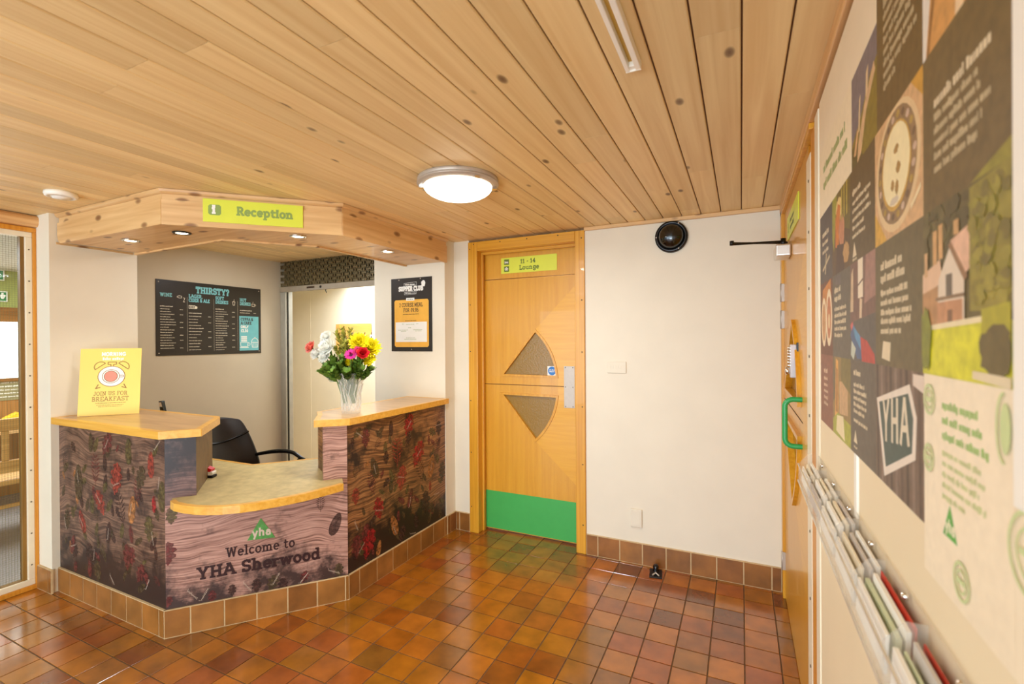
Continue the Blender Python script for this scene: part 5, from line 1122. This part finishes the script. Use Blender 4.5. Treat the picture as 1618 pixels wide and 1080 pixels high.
# row 3
t = Tile(SS[0], SS[1], ZZ[1], ZZ[2], (110, 62, 40), 'photo_print'); t.poly([(.1, .55), (.9, .6), (.85, 1), (.2, .9)], (204, 128, 52)); t.ell(.3, .45, .22, .34, (238, 214, 172)); t.ell(.3, .45, .15, .26, (206, 150, 96)); t.ell(.72, .5, .24, .38, (240, 218, 178)); t.ell(.72, .5, .16, .28, (196, 120, 74)); t.ell(.72, .45, .07, .1, (236, 210, 160)); t.done()
t = Tile(SS[1], SS[2], ZZ[1], ZZ[2], DK2, 'text_block'); t.lines([(.12, .5, .78), (.12, .56, .68), (.12, .8, .56), (.12, .8, .48), (.12, .78, .40), (.12, .8, .32), (.12, .6, .24)], TX, .05, 2); t.poly([(.2, .88), (.5, .86), (.5, .98), (.2, .98)], (104, 92, 88)); t.done()
t = Tile(SS[2], SS[3], ZZ[1], ZZ[2], (120, 86, 74), 'photo_print'); t.poly([(.35, .62), (.55, .62), (.55, 1), (.35, 1)], (238, 220, 190)); t.poly([(.35, .74), (.55, .78), (.55, .8), (.35, .76)], (110, 80, 70)); t.poly([(.0, .5), (.14, .5), (.14, .95), (.05, .9)], (206, 178, 140)); t.poly([(.6, .55), (1, .6), (1, 1), (.66, 1)], (160, 118, 104)); t.poly([(.4, .42), (.5, .42), (.52, .6), (.42, .62)], (216, 190, 156))
t.poly([(0, .0), (1, .0), (1, .45), (.2, .4), (0, .34)], (92, 84, 76)); t.poly([(0, .26), (.12, .38), (.5, .2), (.5, .02), (.3, .02)], (74, 96, 130)); t.poly([(0, .36), (.1, .4), (.14, .36), (.05, .3)], (206, 92, 86)); t.poly([(.12, .36), (.45, .24), (.48, .1), (.2, .24)], (86, 142, 178)); t.poly([(.44, .24), (.7, .2), (.96, .08), (.98, 0), (.5, 0)], (186, 62, 54)); t.poly([(.02, .05), (.15, .0), (.25, .12), (.06, .2)], (196, 200, 180)); t.done()
t = Tile(SS[3], SS[4], ZZ[1], ZZ[2], (104, 90, 58), 'text_block'); t.lines([(.14, .62, .78), (.14, .68, .68), (.14, .74, .57), (.14, .74, .49), (.14, .8, .41), (.14, .8, .34), (.14, .62, .26)], TX, .05, 2); t.poly([(.16, .06), (.36, .04), (.38, .19), (.2, .2)], TX); t.done()
t = Tile(SS[4], SS[5], ZZ[1], ZZ[2], (104, 90, 52), 'photo_print')     # country house photo
for i in range(70): r_ = random.Random(i); t.blob(r_.uniform(.02, .6), r_.uniform(.58, .98), r_.uniform(.03, .07), r_.uniform(.025, .06), [(98, 86, 50), (110, 98, 58), (92, 80, 48)][i % 3], i)
t.poly([(0, 0), (1, 0), (1, .3), (0, .3)], (206, 200, 46)); t.poly([(0, .02), (.7, .0), (.72, .28), (0, .28)], (214, 208, 44))
t.poly([(0, .3), (.42, .3), (.42, .5), (0, .56)], (186, 138, 92)); t.poly([(0, .5), (.30, .54), (.26, .68), (0, .62)], (226, 186, 150))
t.poly([(.22, .30), (.56, .30), (.56, .56), (.40, .74), (.24, .56)], (226, 206, 180)); t.poly([(.22, .30), (.54, .30), (.54, .43), (.22, .43)], (196, 140, 100)); t.poly([(.37, .74), (.42, .76), (.60, .54), (.56, .52)], (150, 110, 76)); t.poly([(.40, .76), (.6, .80), (.66, .6), (.58, .56)], (224, 178, 146)); t.poly([(.34, .46), (.42, .46), (.42, .58), (.34, .58)], (110, 98, 84)); t.poly([(.2, .44), (.56, .44), (.56, .46), (.2, .46)], (140, 110, 80)); t.poly([(.36, .31), (.42, .31), (.42, .38), (.36, .38)], (128, 92, 66))
for x, y in ((.16, .66), (.24, .68), (.44, .78)): t.poly([(x, y), (x + .06, y), (x + .06, y + .2 if x < .4 else y + .08), (x, y + .2 if x < .4 else y + .08)], (208, 160, 104))
t.poly([(.03, .6), (.08, .6), (.08, .75), (.03, .75)], (206, 164, 116)); t.poly([(.1, .27), (.76, .30), (.76, .33), (.1, .30)], (238, 220, 176))
t.poly([(.62, .36), (1, .34), (1, 1), (.62, .98)], (146, 132, 54))
for i in range(90): r_ = random.Random(50 + i); t.blob(r_.uniform(.66, .98), r_.uniform(.36, .97), r_.uniform(.03, .06), r_.uniform(.025, .05), [(154, 140, 56), (138, 124, 52), (124, 110, 52), (148, 136, 52)][i % 4], i)
t.poly([(.75, .24), (1, .22), (1, .38), (.75, .36)], (172, 162, 46)); t.blob(.88, .16, .17, .14, (104, 90, 52), 9); t.blob(.06, .22, .09, .2, (132, 134, 46), 11); t.poly([(.66, .02), (1, .0), (1, .05), (.66, .06)], (226, 208, 170)); t.done()
# row 4
t = Tile(SS[0], SS[1], ZZ[0], ZZ[1], (138, 82, 60), 'text_block'); t.lines([(.28, .62, .74), (.28, .6, .64), (.28, .6, .55), (.28, .62, .46), (.28, .62, .37), (.28, .6, .28)], (224, 190, 156), .05); t.done()
t = Tile(SS[1], SS[2], ZZ[0], ZZ[1], (150, 120, 66), 'photo_print'); t.poly([(0, .4), (.2, .5), (.1, 1), (0, 1)], (112, 96, 66)); t.poly([(.12, .2), (.34, .26), (.34, .95), (.2, .98)], (222, 162, 76)); t.poly([(.18, .3), (.3, .3), (.3, .84), (.22, .86)], (168, 112, 52)); t.poly([(.4, .3), (.85, .34), (.85, .74), (.4, .7)], (202, 160, 112)); t.poly([(.5, .72), (1, .6), (1, 1), (.5, 1)], (124, 108, 52)); t.poly([(0, 0), (1, 0), (1, .26), (.3, .3), (0, .18)], (170, 168, 54)); t.poly([(.2, .06), (.7, .02), (.62, .3), (.26, .26)], (236, 216, 168)); t.done()
t = Tile(SS[2], SS[3], ZZ[0], ZZ[1], (98, 86, 72), 'text_block'); t.lines([(.14, .46, .84), (.14, .6, .72), (.14, .68, .65), (.14, .68, .58), (.14, .66, .51), (.14, .6, .44), (.14, .72, .34)], TX, .045); t.poly([(.14, .12), (.3, .12), (.22, .26)], TX); t.lines([(.14, .3, .06)], TX, .025, 0); t.done()
t = Tile(SS[3], SS[4], ZZ[0], ZZ[1], (112, 88, 72), 'photo_print')
for i in range(9): x = .04 + i * .11; t.poly([(x, 0), (x + .045, 0), (x + .03, 1), (x - .02, 1)], [(74, 56, 44), (136, 112, 96), (92, 70, 56)][i % 3])
t.poly([(.024, .70), (.76, .90), (.885, .68), (.86, .38), (.216, .06)], (232, 216, 196)); t.poly([(.09, .675), (.735, .83), (.825, .66), (.80, .41), (.255, .15)], (64, 82, 74)); t.poly([(.82, .9), (1, .86), (1, .98), (.82, .98)], (226, 206, 186))
a = t.P((.17, .335)); t.y -= .00004; text(t.q, 'YHA', a[0], a[1], .078, t.y, t.mi((226, 210, 180)), t=.13, slab=False, wf=.70, slope=.13); t.done()
t = Tile(SS[4], SS[5], 1.18, ZZ[1], (246, 228, 196), 'title_block'); t.lines([(.27, .70, .85), (.27, .74, .78), (.27, .80, .71), (.27, .72, .635), (.27, .76, .585), (.27, .7, .535), (.27, .78, .485), (.27, .55, .435)], (190, 196, 130), .028, 3, (128, 174, 76))
a = t.P((.28, .27)); t.y -= .00004; t.q.flat([(a[0], a[1]), (a[0] + .042, a[1]), (a[0] + .021, a[1] + .04)], t.y, t.mi((84, 166, 64))); t.y -= .00004; text(t.q, 'yha', a[0] + .021, a[1] + .006, .016, t.y, t.mi((246, 236, 200)), t=.2, slab=False, align='c', wf=.8); t.done()
for cx, cz, r_ in ((1.21, 1.30, .036), (1.07, 1.215, .02), (.972, 1.405, .018), (.970, 1.33, .016)):
    t = MB(); t.ring(cx, cz, r_, r_, .004, -.0046, 0, n=24); t.ring(cx, cz, r_ * .62, r_ * .62, .003, -.0047, 0, n=18); t.rect(cx - r_ * .5, cx + r_ * .5, cz - .003, cz + .003, -.0048, 0); t.build('stamp_print', pm((206, 216, 156)), ps)
t = MB(); t.ring(1.166, 1.4, .014, .032, .004, -.0046, 0, 90, 270, 16); t.disc(1.169, 1.4, .010, .024, -.0047, 0, 18); t.build('stamp_print', pm((204, 216, 152)), ps)

# ================================================================== clear leaflet rack along the wall
rk = thing('leaflet_rack', 'long clear acrylic leaflet rack on the right hand wall', 'rack', (BX, 1.78, 1.03), -90)
RL = 1.40
q = MB(); q.box(.026, RL, -.007, -.004, 0, .088); q.build('back_plate', 'acrylic', rk)
q = MB(); q.box(0, RL, -.058, -.055, 0, .052); q.box(0, RL, -.058, -.004, -.003, 0); q.build('tray', 'acrylic', rk)
q = MB(); q.box(0, RL, -.0605, -.0575, -.004, .001); q.box(0, RL, -.0605, -.0575, .050, .0535); q.build('polished_edge', plain('acrylic_edge', (216, 206, 186), .15, var=.1), rk)
npk = 7; pw_ = RL / npk
for i in range(npk + 1):
    x = i * pw_ if i < npk else RL - .003
    if i == 0: x = .0
    q = MB(); q.prism([(-.055, 0), (-.008 if i else -.02, 0), (-.008 if i else -.02, .085), (-.03, .085), (-.055, .055)], x, x + .003, 'yz'); q.build('divider', 'acrylic', rk)
for i in range(npk):
    q = MB(); q.lathe([(0, .012), (.004, .011), (.006, .007), (.006, .004)], (.1 + i * pw_, 0, .074), 'y', 10); q.build('fixing_stud', 'chrome', rk)
ordn = ['first', 'second', 'third', 'fourth', 'fifth', 'sixth', 'seventh']; rl_ = random.Random(4)
cols = {'white': 'paper', 'cream': pm((240, 226, 196), .04), 'pale green': pm((206, 214, 176), .06), 'red': pm((206, 60, 40), .1), 'blue grey': pm((120, 126, 156), .1), 'pale grey': pm((206, 196, 186), .05)}
seq = [['white', 'cream', 'white'], ['pale grey', 'white', 'cream', 'white'], ['white', 'white', 'cream', 'pale grey'], ['white', 'cream', 'pale grey', 'white'], ['white', 'pale green', 'white', 'red'], ['white', 'pale green', 'pale grey', 'red'], ['white', 'cream', 'pale grey', 'blue grey']]
for p_ in range(npk):
    yy = -.051; n_ = len(seq[p_])
    for k_, cn in enumerate(seq[p_]):
        th = rl_.uniform(.003, .0062) * (.45 if cn == 'red' else 1); h_ = .05 + .006 * k_ + rl_.uniform(-.004, .006); x0 = p_ * pw_ + rl_.uniform(.008, .02); x1 = (p_ + 1) * pw_ - rl_.uniform(.008, .02)
        q = MB(); q.prism([(0, 0), (th, 0), (th + .003, h_), (.003, h_)], 0, x1 - x0, 'yz')
        o = q.build('leaflet', cols[cn], loc=(BX + yy, 1.78 - x0, 1.031), rot=-90)
        tag(o, '%s leaflet bundle, %s from the front, in the %s rack pocket from the door' % (cn, ordn[k_], ordn[p_]), 'leaflet', 'leaflets in the clear rack')
        yy += .0108

# ================================================================== lamps, added fill lights, camera
def light(name, kind, loc, energy, col=(255, 226, 180), rot=(0, 0, 0), **k):
    d = bpy.data.lights.new(name, kind); d.energy = energy; d.color = lin(col)[:3]
    for a, b in k.items(): setattr(d, a, b)
    o = bpy.data.objects.new(name, d); COL.objects.link(o); o.location = loc; o.rotation_euler = rot
    return o
light('ceiling_lamp_light', 'AREA', (-1.228, 1.965, 2.155), 22, (242, 246, 250), shape='DISK', size=.3)
for i, (x, y) in enumerate(DL):
    light('downlight_beam', 'SPOT', (x, y, 2.07), 11, (248, 246, 232), shadow_soft_size=.025, spot_size=math.radians(95), spot_blend=.6)
light('storeroom_fill', 'AREA', (-4.5, 3.8, 2.41), 155, (226, 240, 255), shape='RECTANGLE', size=2.4, size_y=.8)  # unseen area light added to brighten the cream wall beyond the shutter
light('office_fill', 'AREA', (-3.3, 2.45, 2.24), 9, (236, 244, 255), shape='DISK', size=.4)  # fill added above the desk to lift the dark office
light('corridor_lamp', 'POINT', (-1.4, 3.7, 2.1), 3, (255, 226, 180), shadow_soft_size=.1)
light('lounge_lamp', 'AREA', (-5.3, 1.2, 2.18), 90, (232, 244, 255), shape='DISK', size=1.2)
light('hall_overhead_fill', 'AREA', (-1.5, -1.3, 2.22), 32, (222, 240, 255), shape='RECTANGLE', size=1.8, size_y=1.2)  # overhead fill added behind the camera, no real fitting
light('ceiling_upward_fill', 'AREA', (-.4, -2.8, .6), 72, (224, 240, 255), (PI / 2 + .35, 0, 0), shape='RECTANGLE', size=1.9, size_y=1.0)  # tilted-up fill added to brighten the ceiling towards the right wall
light('hall_rear_fill', 'AREA', (-1.8, -2.9, 1.15), 145, (220, 239, 255), (PI / 2, 0, 0), shape='RECTANGLE', size=4.2, size_y=1.9)  # broad fill added behind the camera for ceiling and walls, no window there
w = bpy.data.worlds.new('World'); SC.world = w; w.use_nodes = True
w.node_tree.nodes['Background'].inputs['Color'].default_value = lin((222, 240, 255)); w.node_tree.nodes['Background'].inputs['Strength'].default_value = 1.4
cd = bpy.data.cameras.new('camera'); cam = bpy.data.objects.new('camera', cd); COL.objects.link(cam); SC.camera = cam
yaw, pit, rol = 0.448172526, -0.00338460, -0.00669625
fv = Vector((-math.sin(yaw) * math.cos(pit), math.cos(yaw) * math.cos(pit), math.sin(pit))); rv = Vector((math.cos(yaw), math.sin(yaw), 0)); uv = rv.cross(fv)
r2v = rv * math.cos(rol) + uv * math.sin(rol); u2v = uv * math.cos(rol) - rv * math.sin(rol)
cam.matrix_world = Matrix(((r2v.x, u2v.x, -fv.x, 0), (r2v.y, u2v.y, -fv.y, 0), (r2v.z, u2v.z, -fv.z, 1.484), (0, 0, 0, 1)))
cd.sensor_width = 36; cd.lens = 753.116 / 1618 * 36; cd.clip_start = .02
cd.dof.use_dof = True; cd.dof.focus_distance = 3.5; cd.dof.aperture_fstop = 4.0
vs_ = SC.view_settings; SC.display_settings.display_device = 'sRGB'
vs_.view_transform = 'Standard'; vs_.look = 'None'; vs_.exposure = -0.24; vs_.gamma = 1.0; vs_.use_curve_mapping = False
